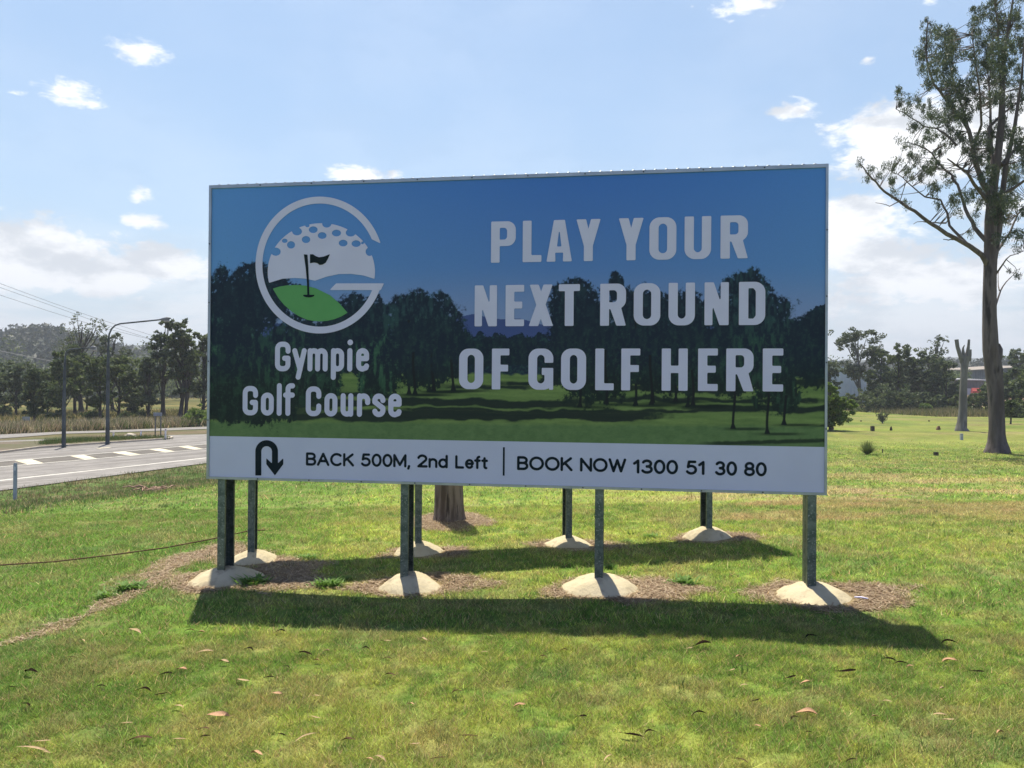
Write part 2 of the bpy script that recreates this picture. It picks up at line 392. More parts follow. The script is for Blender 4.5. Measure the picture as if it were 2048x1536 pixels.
def onl(pts, x):
    xs = [p[0] for p in pts]; return np.interp(x, xs, [p[1] for p in pts])
LOW = [(0, 936), (205, 918.4), (412, 899), (520, 889)]; UPP = [(0, 925), (143.5, 913.3), (267, 903), (412, 889.7), (520, 879.6)]
names = ['nearest the white guide post', 'second from the guide post', 'in the middle of the row', 'below the right end of the kerb island', 'closest to the billboard edge']
for i, (t0, t1, b0, b1) in enumerate([(140, 305, 275, 430), (680, 815, 835, 955), (1090, 1215, 1275, 1385), (1450, 1560, 1620, 1715), (1735, 1830, 1905, 1990), (2000, 2080, 2150, 2230)]):
    k = 4.876; P = [(t0 / k, onl(UPP, t0 / k)), (t1 / k, onl(UPP, t1 / k)), (b1 / k, onl(LOW, b1 / k)), (b0 / k, onl(LOW, b0 / k))]
    tag(sheet('chevron_marking', [G(x, y, ZR)[:2] for x, y in P], ZR + .038, yel), kind='structure')
tag(sheet('far_road', gl([(0, 878), (123, 868.5), (205, 866), (308, 862.5), (412, 858.5)]) + gl([(0, 870), (123, 864), (205, 862), (308, 858), (412, 854)])[::-1], ZR + .028, asphalt), kind='structure')
kerbm = noisy('kerb_concrete', (.40, .35, .28), (.50, .44, .36), 3, .9)
isl = noisy('island_soil_and_grass', (.10, .095, .05), (.14, .11, .085), .35, .95, lo=.42, hi=.58, bump=.4, bscale=12, c3=(.08, .09, .04), s3=4)
isl_n = [(82, 897.5), (205, 889), (300, 882.8), (338, 879.8)]; isl_f = [(344, 876.6), (300, 877.2), (205, 880.2), (123, 884.5), (0, 888.7)]
ip = [G(x, y, ZR)[:2] for x, y in [(-60, 913), (0, 908)] + isl_n + [(347, 878)] + isl_f + [(-60, 891)]]
ip = [ip[0] + (ip[0] - ip[1]) * 6] + ip + [ip[-1] + (ip[-1] - ip[-2]) * 6]
tag(sheet('traffic_island_kerb', ip, ZR + .12, kerbm, None, .12), kind='structure')
cpt = np.mean(ip, 0)
def inset(P, d):
    Q = []; n = len(P)
    for i in range(n):
        t = P[(i + 1) % n] - P[i - 1]; t /= np.linalg.norm(t); Q.append(P[i] + np.array([-t[1], t[0]]) * d)
    return Q
area = sum(ip[i][0] * ip[(i + 1) % len(ip)][1] - ip[(i + 1) % len(ip)][0] * ip[i][1] for i in range(len(ip)))
tag(sheet('traffic_island_verge', inset(ip, .16 if area > 0 else -.16), ZR + .128, isl), kind='structure')
tag(sheet('road_arrow', [G(x, y, ZR)[:2] for x, y in ((192, 898), (215, 895.5), (224, 896.2), (200, 898.6))], ZR + .034, yel), kind='structure')

# ------------------------------------------------------------------ billboard
galv = noisy('galvanised_steel', (.095, .125, .112), (.18, .215, .20), 14, .45, metal=.85, bump=.05, c3=(.34, .36, .36), s3=55)
alu = noisy('painted_aluminium_trim', (.34, .37, .385), (.44, .46, .47), 3, .35, metal=.5, spec=.5)
corr = noisy('corrugated_steel', (.42, .46, .48), (.55, .58, .60), 2, .4, metal=.7)
rivm = noisy('dark_rivet', (.05, .05, .05), (.09, .09, .09), 5, .6)
conc = noisy('footing_concrete', (.44, .375, .235), (.54, .465, .305), 3.2, .95, bump=.35, bscale=22, c3=(.36, .30, .20), s3=7.5)
whitep = noisy('print_white', (.66, .63, .77), (.69, .66, .80), 4, .55)
whiteb = noisy('print_band_white', (.60, .60, .71), (.63, .63, .74), 2, .5)
inkm = noisy('print_dark_ink', (.010, .018, .022), (.014, .024, .028), 4, .8, spec=.08)
greenm = noisy('print_green', (.11, .34, .10), (.125, .37, .11), 4, .55)

def signM(u0=0.0): return Matrix(((TX[0], -TN[0], 0, S0[0]), (TX[1], -TN[1], 0, S0[1]), (0, 0, 1, 0), (0, 0, 0, 1)))
board = empty('billboard', (0, 0, 0), 'large golf course billboard with blue sky print and white lettering', 'billboard')
board.matrix_world = signM()
# local frame: x along board, y behind, z up
def loc3(uvp, off=0.0): return (uvp[0], off, uvp[1])
# printed panel painted as vertex colours on a fine grid (the artwork of the poster)
NU, NV = 1300, 640
us = np.linspace(UL + .02, UR - .02, NU); zs = np.linspace(ZB + .02, ZT - .02, NV)
U, V = np.meshgrid(us, zs)
Pw = np.stack([S0[0] + TX[0] * U, S0[1] + TX[1] * U, V], -1) - CAM
Minv = np.linalg.inv(np.array((Matrix.Rotation(R(90) + PITCH, 3, 'X') @ Matrix.Rotation(ROLL, 3, 'Z'))))
def toart(P):
    q = P @ Minv.T; return 1024 + F * q[..., 0] / -q[..., 2], 768 - F * q[..., 1] / -q[..., 2]
AX, AY = toart(Pw)
def art(ax, ay):
    # coordinates of the printed picture, 0..1236 wide
    lv = lambda c: np.array(c, float)
    def srgb(c): c = np.array(c) / 255.0; return np.where(c <= .04045, c / 12.92, ((c + .055) / 1.055) ** 2.4)
    t = np.clip((ay - 350) / 290, 0, 1)[..., None]; side = np.clip(np.abs(ax - 1150) / 700, 0, 1)[..., None] ** 1.5
    C = lerp(lerp(srgb((72, 124, 200)), srgb((108, 148, 198)), t), lerp(srgb((96, 152, 216)), srgb((112, 160, 208)), t), side)
    C = lerp(C, srgb((150, 160, 195)), (sstep(520, 660, ay) * .75)[..., None])
    n = fbm(ax * .09, ay * .11, 3, 5); nf = fbm(ax * .32, ay * .36, 13, 4); n8 = fbm(ax * .03, ay * .03, 23, 4)
    # distant hills
    hy = 642 + 10 * np.sin(ax * .012) + 14 * (fbm(ax * .02, ax * 0, 5) - .5)
    C = np.where((ay > hy)[..., None], srgb((72, 88, 140)), C)
    dark = srgb((26, 42, 58)); dk2 = srgb((40, 70, 70)); grn = srgb((66, 108, 76))
    ty = 672 + 26 * (fbm(ax * .05, ax * 0 + 3, 7) - .5) + 10 * (nf - .5) - 60 * sstep(1560, 1640, ax)
    C = np.where((ay > ty)[..., None], lerp(dark, dk2, sstep(.45, .7, nf)[..., None]), C)
    # ground with long shadows
    gy0 = 742 + (ax - 420) * .012
    lawn = lerp(srgb((92, 118, 62)), srgb((140, 160, 88)), fbm(ax * .02, ay * .2, 33, 4)[..., None])
    edge = sstep(gy0 - 3, gy0 + 3, ay + 8 * (n - .5)) ; edge *= sstep(.10, .35, fbm(ax * .013 + 3, ay * .02, 43, 3) + .35 * sstep(755, 775, ay))
    C = lerp(C, lawn, edge[..., None])
    wv = ay + 9 * (fbm(ax * .02, ay * .05, 53, 4) - .5) * 2; dk = np.zeros(ax.shape)
    for y0, hw, xa, xb in [(772, 4, 880, 1060), (806, 8, 400, 1180), (832, 9, 400, 1320), (786, 5, 400, 760), (822, 4, 800, 1500), (800, 5, 1150, 1640), (818, 7, 1380, 1700), (764, 5, 1000, 1700), (778, 6, 1180, 1500), (853, 3, 1580, 1700), (838, 3, 950, 1300)]:
        dk = np.maximum(dk, sstep(hw + 2.5, hw - 2.5, np.abs(wv - y0)) * sstep(xa - 40, xa + 30, ax + 60 * (n - .5)) * sstep(xb + 40, xb - 30, ax + 60 * (n - .5)))
    dkm = dk
    dkm = np.maximum(dkm, sstep(770, 782, ay + 6 * n) * sstep(842, 835, ay + 8 * (n - .5) + (ax - 500) * .004) * sstep(760, 560, ax) * .95)
    C = lerp(C, srgb((15, 28, 34)), (dkm * .93)[..., None])
    C = lerp(C, lerp(srgb((112, 138, 84)), srgb((84, 112, 66)), n[..., None]), (sstep(838, 848, ay + 6 * (n - .5) - (ax - 420) * .008) * .92)[..., None])
    s2 = sstep(6, 2, np.abs(ay - 884 + (ax - 1540) * .03 + 3 * (n - .5))) * sstep(1380, 1440, ax); C = lerp(C, srgb((18, 34, 26)), (s2 * .85)[..., None])
    # trees: (cx, cy, rx, ry, trunk bottom, light)
    TR = [(450, 690, 80, 150, 0, .55), (440, 770, 60, 70, 0, .2), (500, 600, 90, 70, 0, .0), (520, 760, 120, 90, 0, .1), (600, 720, 90, 90, 0, .3), (700, 665, 70, 75, 0, .0), (760, 720, 55, 95, 0, .55), (735, 640, 55, 50, 0, .1),
          (840, 640, 85, 62, 790, .35), (850, 705, 78, 70, 790, .0), (905, 700, 45, 60, 782, .1), (1000, 705, 110, 30, 0, .0),
          (1150, 620, 55, 60, 0, .1), (1232, 575, 16, 32, 0, .0), (1190, 700, 110, 110, 815, .0), (1290, 640, 70, 70, 812, .1), (1375, 640, 50, 60, 815, .1), (1330, 710, 100, 85, 810, .0), (1385, 740, 50, 50, 812, .1),
          (1492, 580, 50, 42, 0, .3), (1500, 640, 85, 75, 0, .35), (1468, 720, 80, 80, 858, .1), (1536, 700, 75, 110, 868, .3), (1620, 700, 50, 75, 0, .0), (1570, 790, 28, 40, 850, .2), (1640, 650, 40, 30, 0, .0), (640, 770, 50, 40, 0, .2)]
    fine = fbm(ax * .55, ay * .6, 83, 3); leafy = fbm(ax * .22, ay * .20, 85, 4); drape = fbm(ax * .16, ay * .05, 87, 4); lobes = fbm(ax * .045, ay * .05, 89, 3)
    for cx, cy, rx, ry, tb, lg in TR:
        d = np.hypot((ax - cx) / rx, (ay - cy) / ry) + (lobes - .5) * .50 + (leafy - .5) * .30 + (fine - .5) * .16
        m = sstep(1.07, .91, d); hole = sstep(.66, .74, leafy) * sstep(.70, .98, d) * .7; m = m * (1 - hole)
        dk_ = lerp(dark * .8, srgb((24, 38, 34)), sstep(700, 790, ay)[..., None])
        lit = sstep(.46, .70, drape) * (lg + .10) + sstep(.50, .72, leafy * .6 + fine * .4) * (.22 + .25 * lg)
        tc = lerp(dk_, lerp(srgb((58, 92, 92)), grn, sstep(600, 720, ay)[..., None]), np.clip(lit * (1 - .5 * sstep(.2, 1.0, (ay - cy) / ry)), 0, 1)[..., None])
        C = lerp(C, tc, m[..., None])
        if tb:
            for q, tb_ in (((cx, tb),) if rx < 60 or tb > 840 else ((cx - rx * .28, tb), (cx + rx * .2, tb - 6))):
                wq = 2.6 + 3.0 * sstep(tb_ - 12, tb_, ay)
                mk = sstep(wq + .8, wq - .8, np.abs(ax - q - 2 * np.sin(ay * .05))) * (ay > cy) * (ay < tb_)
                C = lerp(C, srgb((24, 28, 30)), mk[..., None])
                mk = sstep(4, 1.5, np.abs(ay - tb_)) * sstep(70, 10, np.abs(ax - q - 25)); C = lerp(C, srgb((18, 32, 28)), (mk * .8)[..., None])
    lum = (fbm(ax * .25, ay * 1.3, 73, 3) - .5) * 2.2 * sstep(745, 760, ay)[...] + (fbm(ax * 1.1, ay * 1.1, 75, 2) - .5)
    C = C * (1 + .12 * lum[..., None])
    return C
AC = art(AX.ravel(), AY.ravel())
bd = uv(418, 873)[1], uv(1652, 893)[1]; ZBAND = (bd[0] + bd[1]) / 2
Fv = np.arange(NU * NV).reshape(NV, NU); Fq = np.stack([Fv[:-1, :-1], Fv[:-1, 1:], Fv[1:, 1:], Fv[1:, :-1]], -1).reshape(-1, 4)
keep = (V.ravel()[Fq[:, 0]] > ZBAND - .01)
me = npmesh('printed_picture', np.stack([U.ravel(), np.zeros(U.size), V.ravel()], 1), Fq[keep], False, AC)
pm = bpy.data.materials.new('printed_vinyl'); pm.use_nodes = True; T = NT(pm.node_tree); b = T.n['Principled BSDF']
T.put(b.inputs['Base Color'], T.new('ShaderNodeVertexColor', layer_name='Col').outputs[0]); b.inputs['Roughness'].default_value = .5; b.inputs['Specular IOR Level'].default_value = .25
o = link('printed_picture', me, pm, board)
mb = MB(); mb.box(UL + .02, UR - .02, -.002, .0, ZB + .02, ZBAND); mb.build('white_band', whiteb, board)
mb = MB(); mb.box(UL + .02, UR - .02, .004, .028, ZB + .02, ZT - .02); mb.build('backing_sheet', corr, board)
# frame bars (angle trim) : left, right, bottom, top
mb = MB(); fw = .036
mb.box(UL, UL + fw * .75, -.012, .07, ZB, ZT); mb.box(UR - fw * .6, UR, -.012, .07, ZB, ZT)
mb.box(UL + fw * .75, UR - fw * .6, -.012, .07, ZB, ZB + fw * .7); mb.box(UL + fw * .75, UR - fw * .6, -.012, .07, ZT - fw * .9, ZT)
nfr = len(mb.f)
for k in range(12):
    u = lerp(UL + .012, UR - .012, k / 11)
    if 0 < k < 11:
        mb.box(u - .006, u + .006, -.016, -.0125, ZT - .022, ZT - .010); mb.box(u - .006, u + .006, -.016, -.0125, ZB + .007, ZB + .019)
for k in range(1, 5):
    z = lerp(ZB, ZT, k / 5)
    mb.box(UL + .007, UL + .019, -.016, -.0125, z - .006, z + .006); mb.box(UR - .017, UR - .005, -.016, -.0125, z - .006, z + .006)
fo = mb.build('frame', alu, board); fo.data.materials.append(rivm)
for pl in fo.data.polygons: pl.material_index = 1 if pl.index >= nfr else 0
# corrugated cladding closing the top between the frame and the rear of the board
mb = MB(); n = 1400; vs = []; 
for i in range(n + 1):
    u = lerp(UL + .04, UR - .02, i / n); zz = ZT + .020 + .011 * math.sin(i / n * 2 * math.pi * 58)
    vs += [(u, .074, zz - .08), (u, .074, zz), (u, .62, zz + .03)]
fs = []
for i in range(n): a = i * 3; fs += [(a, a + 3, a + 4, a + 1), (a + 1, a + 4, a + 5, a + 2)]
mb.add(vs, fs, True); mb.build('corrugated_cap', corr, board)

# sdf outlines -> flat meshes
def sdf_mesh(name, fn, u0, u1, v0, v1, res, m, parent, off=-.004):
    """fn(u,v) -> sdf (<0 inside) in board metres"""
    nu = max(4, int((u1 - u0) / res)); nv = max(4, int((v1 - v0) / res))
    uu = np.linspace(u0, u1, nu + 1); vv = np.linspace(v0, v1, nv + 1); A, B = np.meshgrid(uu, vv); D = fn(A, B)
    V_ = []; Fs = []; vid = {}
    def gv(key, p):
        if key not in vid: vid[key] = len(V_); V_.append((p[0], off, p[1]))
        return vid[key]
    ins = D < 0
    cells = np.argwhere(ins[:-1, :-1] | ins[:-1, 1:] | ins[1:, :-1] | ins[1:, 1:])
    for j, i in cells:
        cs = [(j, i), (j, i + 1), (j + 1, i + 1), (j + 1, i)]; poly = []
        for k in range(4):
            a, b_ = cs[k], cs[(k + 1) % 4]; da, db = D[a], D[b_]
            if da < 0: poly.append(gv(a, (A[a], B[a])))
            if (da < 0) != (db < 0):
                t = da / (da - db); t = min(max(t, .001), .999); key = (min(a, b_), max(a, b_), 'e')
                poly.append(gv(key, (A[a] + (A[b_] - A[a]) * t, B[a] + (B[b_] - B[a]) * t)))
        if len(poly) >= 3: Fs.append(poly)
    me = bpy.data.meshes.new(name); me.from_pydata(V_, [], Fs); me.update()
    return link(name, me, m, parent)
def rb(X, Y, x0, x1, y0, y1, r=0.0):
    cx, cy = (x0 + x1) / 2, (y0 + y1) / 2; qx = np.abs(X - cx) - (x1 - x0) / 2 + r; qy = np.abs(Y - cy) - (y1 - y0) / 2 + r
    return np.hypot(np.maximum(qx, 0), np.maximum(qy, 0)) + np.minimum(np.maximum(qx, qy), 0) - r
def cpoly(X, Y, pts):
    # general polygon sdf
    d = np.full(np.shape(X), 1e9); n = len(pts)
    for i in range(n): d = np.minimum(d, segd(X, Y, pts[i], pts[(i + 1) % n]))
    return np.where(inpoly(X, Y, pts), -d, d)
mn = lambda *a: np.minimum.reduce(a); mx = lambda *a: np.maximum.reduce(a)
def oswald(ch, X, Y, w):
    s, t = .212, .165
    if ch == 'O': return mx(rb(X, Y, 0, w, 0, 1, .24), -rb(X, Y, s, w - s, t * .92, 1 - t * .92, .10))
    if ch == 'U': return mx(mn(rb(X, Y, 0, w, 0, 1.4, .24)), Y - 1, -rb(X, Y, s, w - s, t * .95, 1.5, .10))
    if ch == 'G':
        a = mx(rb(X, Y, 0, w, 0, 1, .24), -rb(X, Y, s, w - s, t * .92, 1 - t * .92, .10), -rb(X, Y, w * .55, w * 1.2, .52, .655))
        return mn(a, rb(X, Y, w * .54, w, .36, .53), rb(X, Y, w - .10, w, .0, .50))
    if ch == 'D': return mx(mn(rb(X, Y, 0, w, 0, 1, .24), rb(X, Y, 0, w * .5, 0, 1)), -mn(rb(X, Y, s, w - s, t * .9, 1 - t * .9, .10), rb(X, Y, s, w * .55, t * .9, 1 - t * .9)))
    if ch in 'PR':
        y0 = .40
        a = mx(mn(rb(X, Y, 0, w, y0, 1, .21), rb(X, Y, 0, w * .5, y0, 1)), -mn(rb(X, Y, s, w - s, y0 + t * .95, 1 - t * .95, .08), rb(X, Y, s, w * .55, y0 + t * .95, 1 - t * .95)))
        a = mn(a, rb(X, Y, 0, s, 0, 1))
        if ch == 'R': a = mn(a, cpoly(X, Y, [(w * .36, .46), (w * .80, .46), (w * 1.0, 0), (w - s * 1.05, 0)]))
        return a
    if ch == 'L': return mn(rb(X, Y, 0, s, 0, 1), rb(X, Y, 0, w, 0, t))
    if ch == 'F': return mn(rb(X, Y, 0, s, 0, 1), rb(X, Y, 0, w, 1 - t, 1), rb(X, Y, 0, w * .93, .44, .44 + t))
    if ch == 'E': return mn(rb(X, Y, 0, s, 0, 1), rb(X, Y, 0, w, 1 - t, 1), rb(X, Y, 0, w, 0, t), rb(X, Y, 0, w * .90, .43, .43 + t))
    if ch == 'H': return mn(rb(X, Y, 0, s, 0, 1), rb(X, Y, w - s, w, 0, 1), rb(X, Y, 0, w, .42, .42 + t * 1.05))
    if ch == 'T': return mn(rb(X, Y, 0, w, 1 - t, 1), rb(X, Y, w / 2 - s / 2, w / 2 + s / 2, 0, 1))
    if ch == 'N': return mn(rb(X, Y, 0, s * .86, 0, 1), rb(X, Y, w - s * .86, w, 0, 1), cpoly(X, Y, [(0, 1), (s * .98, 1), (w, 0), (w - s * .98, 0)]))
    if ch == 'X': return mn(cpoly(X, Y, [(0.03 * w, 1), (s * 1.12, 1), (w, 0), (w - s * 1.12, 0)]), cpoly(X, Y, [(w - s * 1.12, 1), (w * .97, 1), (s * 1.08, 0), (0, 0)]))
    if ch == 'Y': return mn(cpoly(X, Y, [(0, 1), (s * 1.08, 1), (w / 2 + s * .5, .36), (w / 2 - s * .5, .36)]), cpoly(X, Y, [(w - s * 1.08, 1), (w, 1), (w / 2 + s * .5, .36), (w / 2 - s * .5, .36)]), rb(X, Y, w / 2 - s / 2, w / 2 + s / 2, 0, .40))
    if ch == 'A':
        o_ = cpoly(X, Y, [(0, 0), (w * .5 - s * .62, 1), (w * .5 + s * .62, 1), (w, 0)])
        return mx(o_, -cpoly(X, Y, [(w * .5 - s * .26, .36), (w * .5, .80), (w * .5 + s * .26, .36)]), -cpoly(X, Y, [(s * 1.02, -.01), (w * .5 - s * .45, .215), (w * .5 + s * .45, .215), (w - s * 1.02, -.01)]))
def polyd(X, Y, pl):
    d = None
    for a, b_ in zip(pl[:-1], pl[1:]):
        e = segd(X, Y, a, b_) if a != b_ else np.hypot(X - a[0], Y - a[1]); d = e if d is None else np.minimum(d, e)
    return d
def arc(cx, cy, rx, ry, a0, a1, n=14): return [(cx + rx * math.cos(R(lerp(a0, a1, i / n))), cy + ry * math.sin(R(lerp(a0, a1, i / n)))) for i in range(n + 1)]
def strokes(pls, r): return lambda X, Y: mn(*[polyd(X, Y, p) for p in pls]) - r
# --- big white slogan
def bigrow(txt, xs, yl, yr, ch_x):
    (xa, ta, ba), (xb, tb, bb) = yl, yr
    z1 = (uv(xa, ta)[1] + uv(xb, tb)[1]) / 2; z0 = (uv(xa, ba)[1] + uv(xb, bb)[1]) / 2
    for ch, (a, c_) in zip(txt, xs):
        a = 880 + a / 2.56; c_ = 880 + c_ / 2.56; ym = (ta + ba) / 2
        u0 = uv(a, ym)[0]; u1 = uv(c_, ym)[0]; h = z1 - z0; wd = (u1 - u0) / h
        ov = .012 if ch in 'OGU' else 0
        fn = lambda A, B, ch=ch, u0=u0, h=h, wd=wd: oswald(ch, (A - u0) / h, (B - z0) / h, wd)
        sdf_mesh('slogan_letter', fn, u0 - .012, u1 + .012, z0 - .012, z1 + .012, .009, whitep, board)
c3y = lambda y: 400 + y / 2.56
bigrow('PLAYYOUR', [(262, 388), (424, 520), (546, 676), (698, 822), (915, 1042), (1072, 1210), (1252, 1388), (1436, 1576)], (1000, c3y(112), c3y(322)), (1470, c3y(77), c3y(298)), 0)
bigrow('NEXTROUND', [(178, 292), (336, 431), (455, 580), (608, 716), (820, 952), (992, 1128), (1170, 1305), (1354, 1478), (1530, 1665)], (970, c3y(438), c3y(649)), (1505, c3y(418), c3y(638)), 0)
bigrow('OFGOLFHERE', [(98, 222), (266, 355), (453, 580), (620, 748), (795, 890), (928, 1025), (1135, 1268), (1321, 1422), (1465, 1605), (1652, 1757)], (942, c3y(762), c3y(968)), (1546, c3y(759), c3y(981)), 0)
# --- club name, condensed rounded letters
def cond(ch, X, Y, w, r):
    """x-height 0.78, cap 1.0, descender -0.28; stroke radius r"""
    a, c_ = r, w - r; xh = .78
    def loop(y0, y1, rr=.16): return [(a, y0 + rr)] + arc(a + rr, y0 + rr, rr, rr, 180, 270, 5) + arc(c_ - rr, y0 + rr, rr, rr, 270, 360, 5) + arc(c_ - rr, y1 - rr, rr, rr, 0, 90, 5) + arc(a + rr, y1 - rr, rr, rr, 90, 180, 5) + [(a, y0 + rr)]
    q = min(.15, (c_ - a) / 2 - .001); t = r
    if ch == 'G' : P = [[(c_, .68), (c_, 1 - t - q)] + arc(c_ - q, 1 - t - q, q, q, 0, 90, 5) + arc(a + q, 1 - t - q, q, q, 90, 180, 5) + arc(a + q, t + q, q, q, 180, 270, 5) + arc(c_ - q, t + q, q, q, 270, 360, 5) + [(c_, .44), (w * .62, .44)]]
    elif ch == 'C': P = [[(c_, .67), (c_, 1 - t - q)] + arc(c_ - q, 1 - t - q, q, q, 0, 90, 5) + arc(a + q, 1 - t - q, q, q, 90, 180, 5) + arc(a + q, t + q, q, q, 180, 270, 5) + arc(c_ - q, t + q, q, q, 270, 360, 5) + [(c_, .34)]]
    elif ch == 'o': P = [loop(t, xh - t, q)]
    elif ch == 'e': P = [[(c_, .185), (c_ - .02, .13), (c_ - q, t)] + arc(a + q, t + q, q, q, 270, 180, 5) + arc(a + q, xh - t - q, q, q, 180, 90, 5) + arc(c_ - q, xh - t - q, q, q, 90, 0, 5) + [(c_, .435), (a, .435)]]
    elif ch == 'm':
        md = w / 2; q2 = (md - a) / 2
        P = [[(a, t), (a, xh - t)], [(a, xh - t - q2)] + arc(a + q2, xh - t - q2, q2, q2, 180, 0, 8) + [(md, t)], [(md, xh - t - q2)] + arc(md + q2, xh - t - q2, q2, q2, 180, 0, 8) + [(c_, t)]]
    elif ch == 'p': P = [[(a, -.28 + t), (a, xh - t)], loop(t, xh - t, q)]
    elif ch == 'i': P = [[(a, t), (a, xh - t)]]
    elif ch == 'l': P = [[(a, t), (a, 1.1 - t)]]
    elif ch == 'f': P = [[(w * .36, t), (w * .36, 1.1 - t - q)] + arc(w * .36 + q, 1.1 - t - q, q, q, 180, 90, 5) + [(c_, 1.1 - t)], [(a * .6, xh - t * .9), (c_ * .98, xh - t * .9)]]
    elif ch == 'u': P = [[(a, xh - t), (a, t + q)] + arc(a + q, t + q, q, q, 180, 270, 5) + arc(c_ - q, t + q, q, q, 270, 360, 5), [(c_, xh - t), (c_, t)]]
    elif ch == 'r': P = [[(a, t), (a, xh - t)], [(a, xh - t - q)] + arc(a + q, xh - t - q, q, q, 180, 90, 5) + arc(c_ - q, xh - t - q, q, q, 90, 0, 5) + [(c_, xh - .30)]]
    elif ch == 's': P = [[(c_, .585), (c_, xh - t - q)] + arc(c_ - q, xh - t - q, q, q, 0, 90, 5) + arc(a + q, xh - t - q, q, q, 90, 180, 5) + [(a, .50), (c_, .30)] + [(c_, .20)] + arc(c_ - q, t + q, q, q, -20, -90, 5) + arc(a + q, t + q, q, q, 270, 195, 5)]
    elif ch == 'y': P = [[(a, xh - t), (w * .55, .06)], [(c_, xh - t), (w * .42, -.28 + t)]]
    d = mn(*[polyd(X, Y, p) for p in P]) - r
    if ch == 'i': d = mn(d, np.hypot(X - w / 2, Y - .97) - r * 1.08)
    return d
k2 = 2.844
def clubrow(txt, xs, ybase, ycap, rpx, name):
    zb = uv(400 + 690 / k2, 340 + ybase / k2)[1]; zc = uv(400 + 690 / k2, 340 + ycap / k2)[1]; h = zc - zb
    for ch, (a, c_) in zip(txt, xs):
        u0 = uv(400 + a / k2, 340 + ybase / k2)[0]; u1 = uv(400 + c_ / k2, 340 + ybase / k2)[0]; wd = (u1 - u0) / h; r = rpx
        if ch in 'il': r = min(r, wd / 2)
        fn = lambda A, B, ch=ch, u0=u0, wd=wd, r=r: cond(ch, (A - u0) / h, (B - zb) / h, wd, r)
        sdf_mesh(name, fn, u0 - .02, u1 + .02, zb - .33 * h, zb + 1.16 * h, .006, whitep, board)
clubrow('Gympie', [(427, 515), (525, 607), (612, 727), (745, 820), (838, 870), (888, 962)], 1146, 976, .088, 'club_name_letter')
clubrow('GolfCourse', [(243, 330), (347, 420), (437, 467), (478, 540), (602, 690), (708, 782), (800, 872), (893, 968), (980, 1055), (1071, 1147)], 1401, 1231, .088, 'club_name_letter')
# --- band text, rounded sans
def rsans(ch, w=None):
    A = arc
    D = {'B': (.62, [[(0, 0), (0, 1), (.32, 1)] + A(.34, .76, .24, .24, 90, -90) + [(0, .52)], [(.34, .52)] + A(.36, .26, .26, .26, 90, -90) + [(0, 0)]]),
         'A': (.78, [[(0, 0), (.39, 1), (.78, 0)], [(.14, .34), (.64, .34)]]), 'C': (.76, [A(.42, .5, .42, .5, 48, 312, 24)]),
         'K': (.66, [[(0, 0), (0, 1)], [(.62, 1), (.02, .42)], [(.22, .6), (.66, 0)]]),
         '5': (.58, [[(.52, 1), (.14, 1), (.08, .55)] + A(.28, .32, .29, .32, 125, -150, 18)]),
         '0': (.56, [A(.28, .5, .28, .5, 0, 360, 28)]), 'O': (.86, [A(.43, .5, .43, .5, 0, 360, 28)]),
         'M': (.78, [[(0, 0), (0, 1), (.39, .12), (.78, 1), (.78, 0)]]), ',': (.10, [[(.05, .02), (.0, -.20)]]),
         '2': (.58, [A(.28, .72, .27, .28, 165, -30, 14) + [(.02, .02), (.58, .02)]]),
         'n': (.46, [[(0, 0), (0, .68)], [(0, .42)] + A(.23, .44, .23, .24, 170, 0, 10) + [(.46, 0)]]),
         'd': (.50, [[(.50, 0), (.50, 1)], A(.25, .34, .25, .34, 0, 360, 22)]), 'L': (.52, [[(0, 1), (0, 0), (.52, 0)]]),
         'e': (.52, [[(.02, .36), (.52, .36)] + A(.27, .34, .26, .34, 5, 320, 22)]), 'f': (.32, [[(.12, 0), (.12, .80)] + A(.28, .80, .16, .2, 180, 95, 6), [(-.04, .66), (.30, .66)]]),
         't': (.32, [[(.12, .88), (.12, .16)] + A(.24, .14, .12, .14, 180, 280, 5), [(-.04, .66), (.30, .66)]]),
         'N': (.68, [[(0, 0), (0, 1), (.68, 0), (.68, 1)]]), 'W': (1.06, [[(0, 1), (.27, 0), (.53, .95), (.79, 0), (1.06, 1)]]),
         '1': (.30, [[(.0, .74), (.24, .98), (.24, 0)]]), '3': (.56, [A(.27, .75, .25, .25, 155, -90, 12), A(.27, .26, .29, .26, 90, -155, 14)]),
         '8': (.56, [A(.28, .75, .24, .25, 0, 360, 22), A(.28, .26, .28, .27, 0, 360, 22)])}
    return D[ch]
def bandword(txt, xa, xb, y0, y1, r=.115):
    """xa..xb image span; y0 cap top, y1 baseline at word centre"""
    xm = (xa + xb) / 2; zt = uv(xm, y0)[1]; zb = uv(xm, y1)[1]; ua = uv(xa, y1)[0]; ub = uv(xb, y1)[0]
    h = (zt - zb) / (1 + 2 * r); zb2 = zb + r * h; gap = .30 if len(txt) > 1 else 0
    wid = [rsans(c)[0] for c in txt]; tot = sum(wid) + 2 * r
    g = .29; sx = ((ub - ua) / h - 2 * r - g * (len(txt) - 1)) / sum(wid); sx = min(1.35, max(.8, sx)); wid = [q * sx for q in wid]; u = ua + r * h
    for c, wd in zip(txt, wid):
        fn = lambda A, B, c=c, u=u: strokes([[(q[0] * sx, q[1]) for q in pl] for pl in rsans(c)[1]], r)((A - u) / h, (B - zb2) / h)
        sdf_mesh('band_letter', fn, u - .2 * h, u + (wd + .2) * h, zb2 - .36 * h, zb2 + 1.15 * h, .005, inkm, board)
        u += (wd + g) * h
k4 = 3.151; f4 = lambda x, y: (400 + x / k4, 830 + y / k4); k5 = 2.409; f5 = lambda x, y: (1000 + x / k5, 850 + y / k5)
def bw4(t, a, b_, y0, y1): A = f4(a, y0); B = f4(b_, y1); bandword(t, A[0], B[0], A[1], B[1])
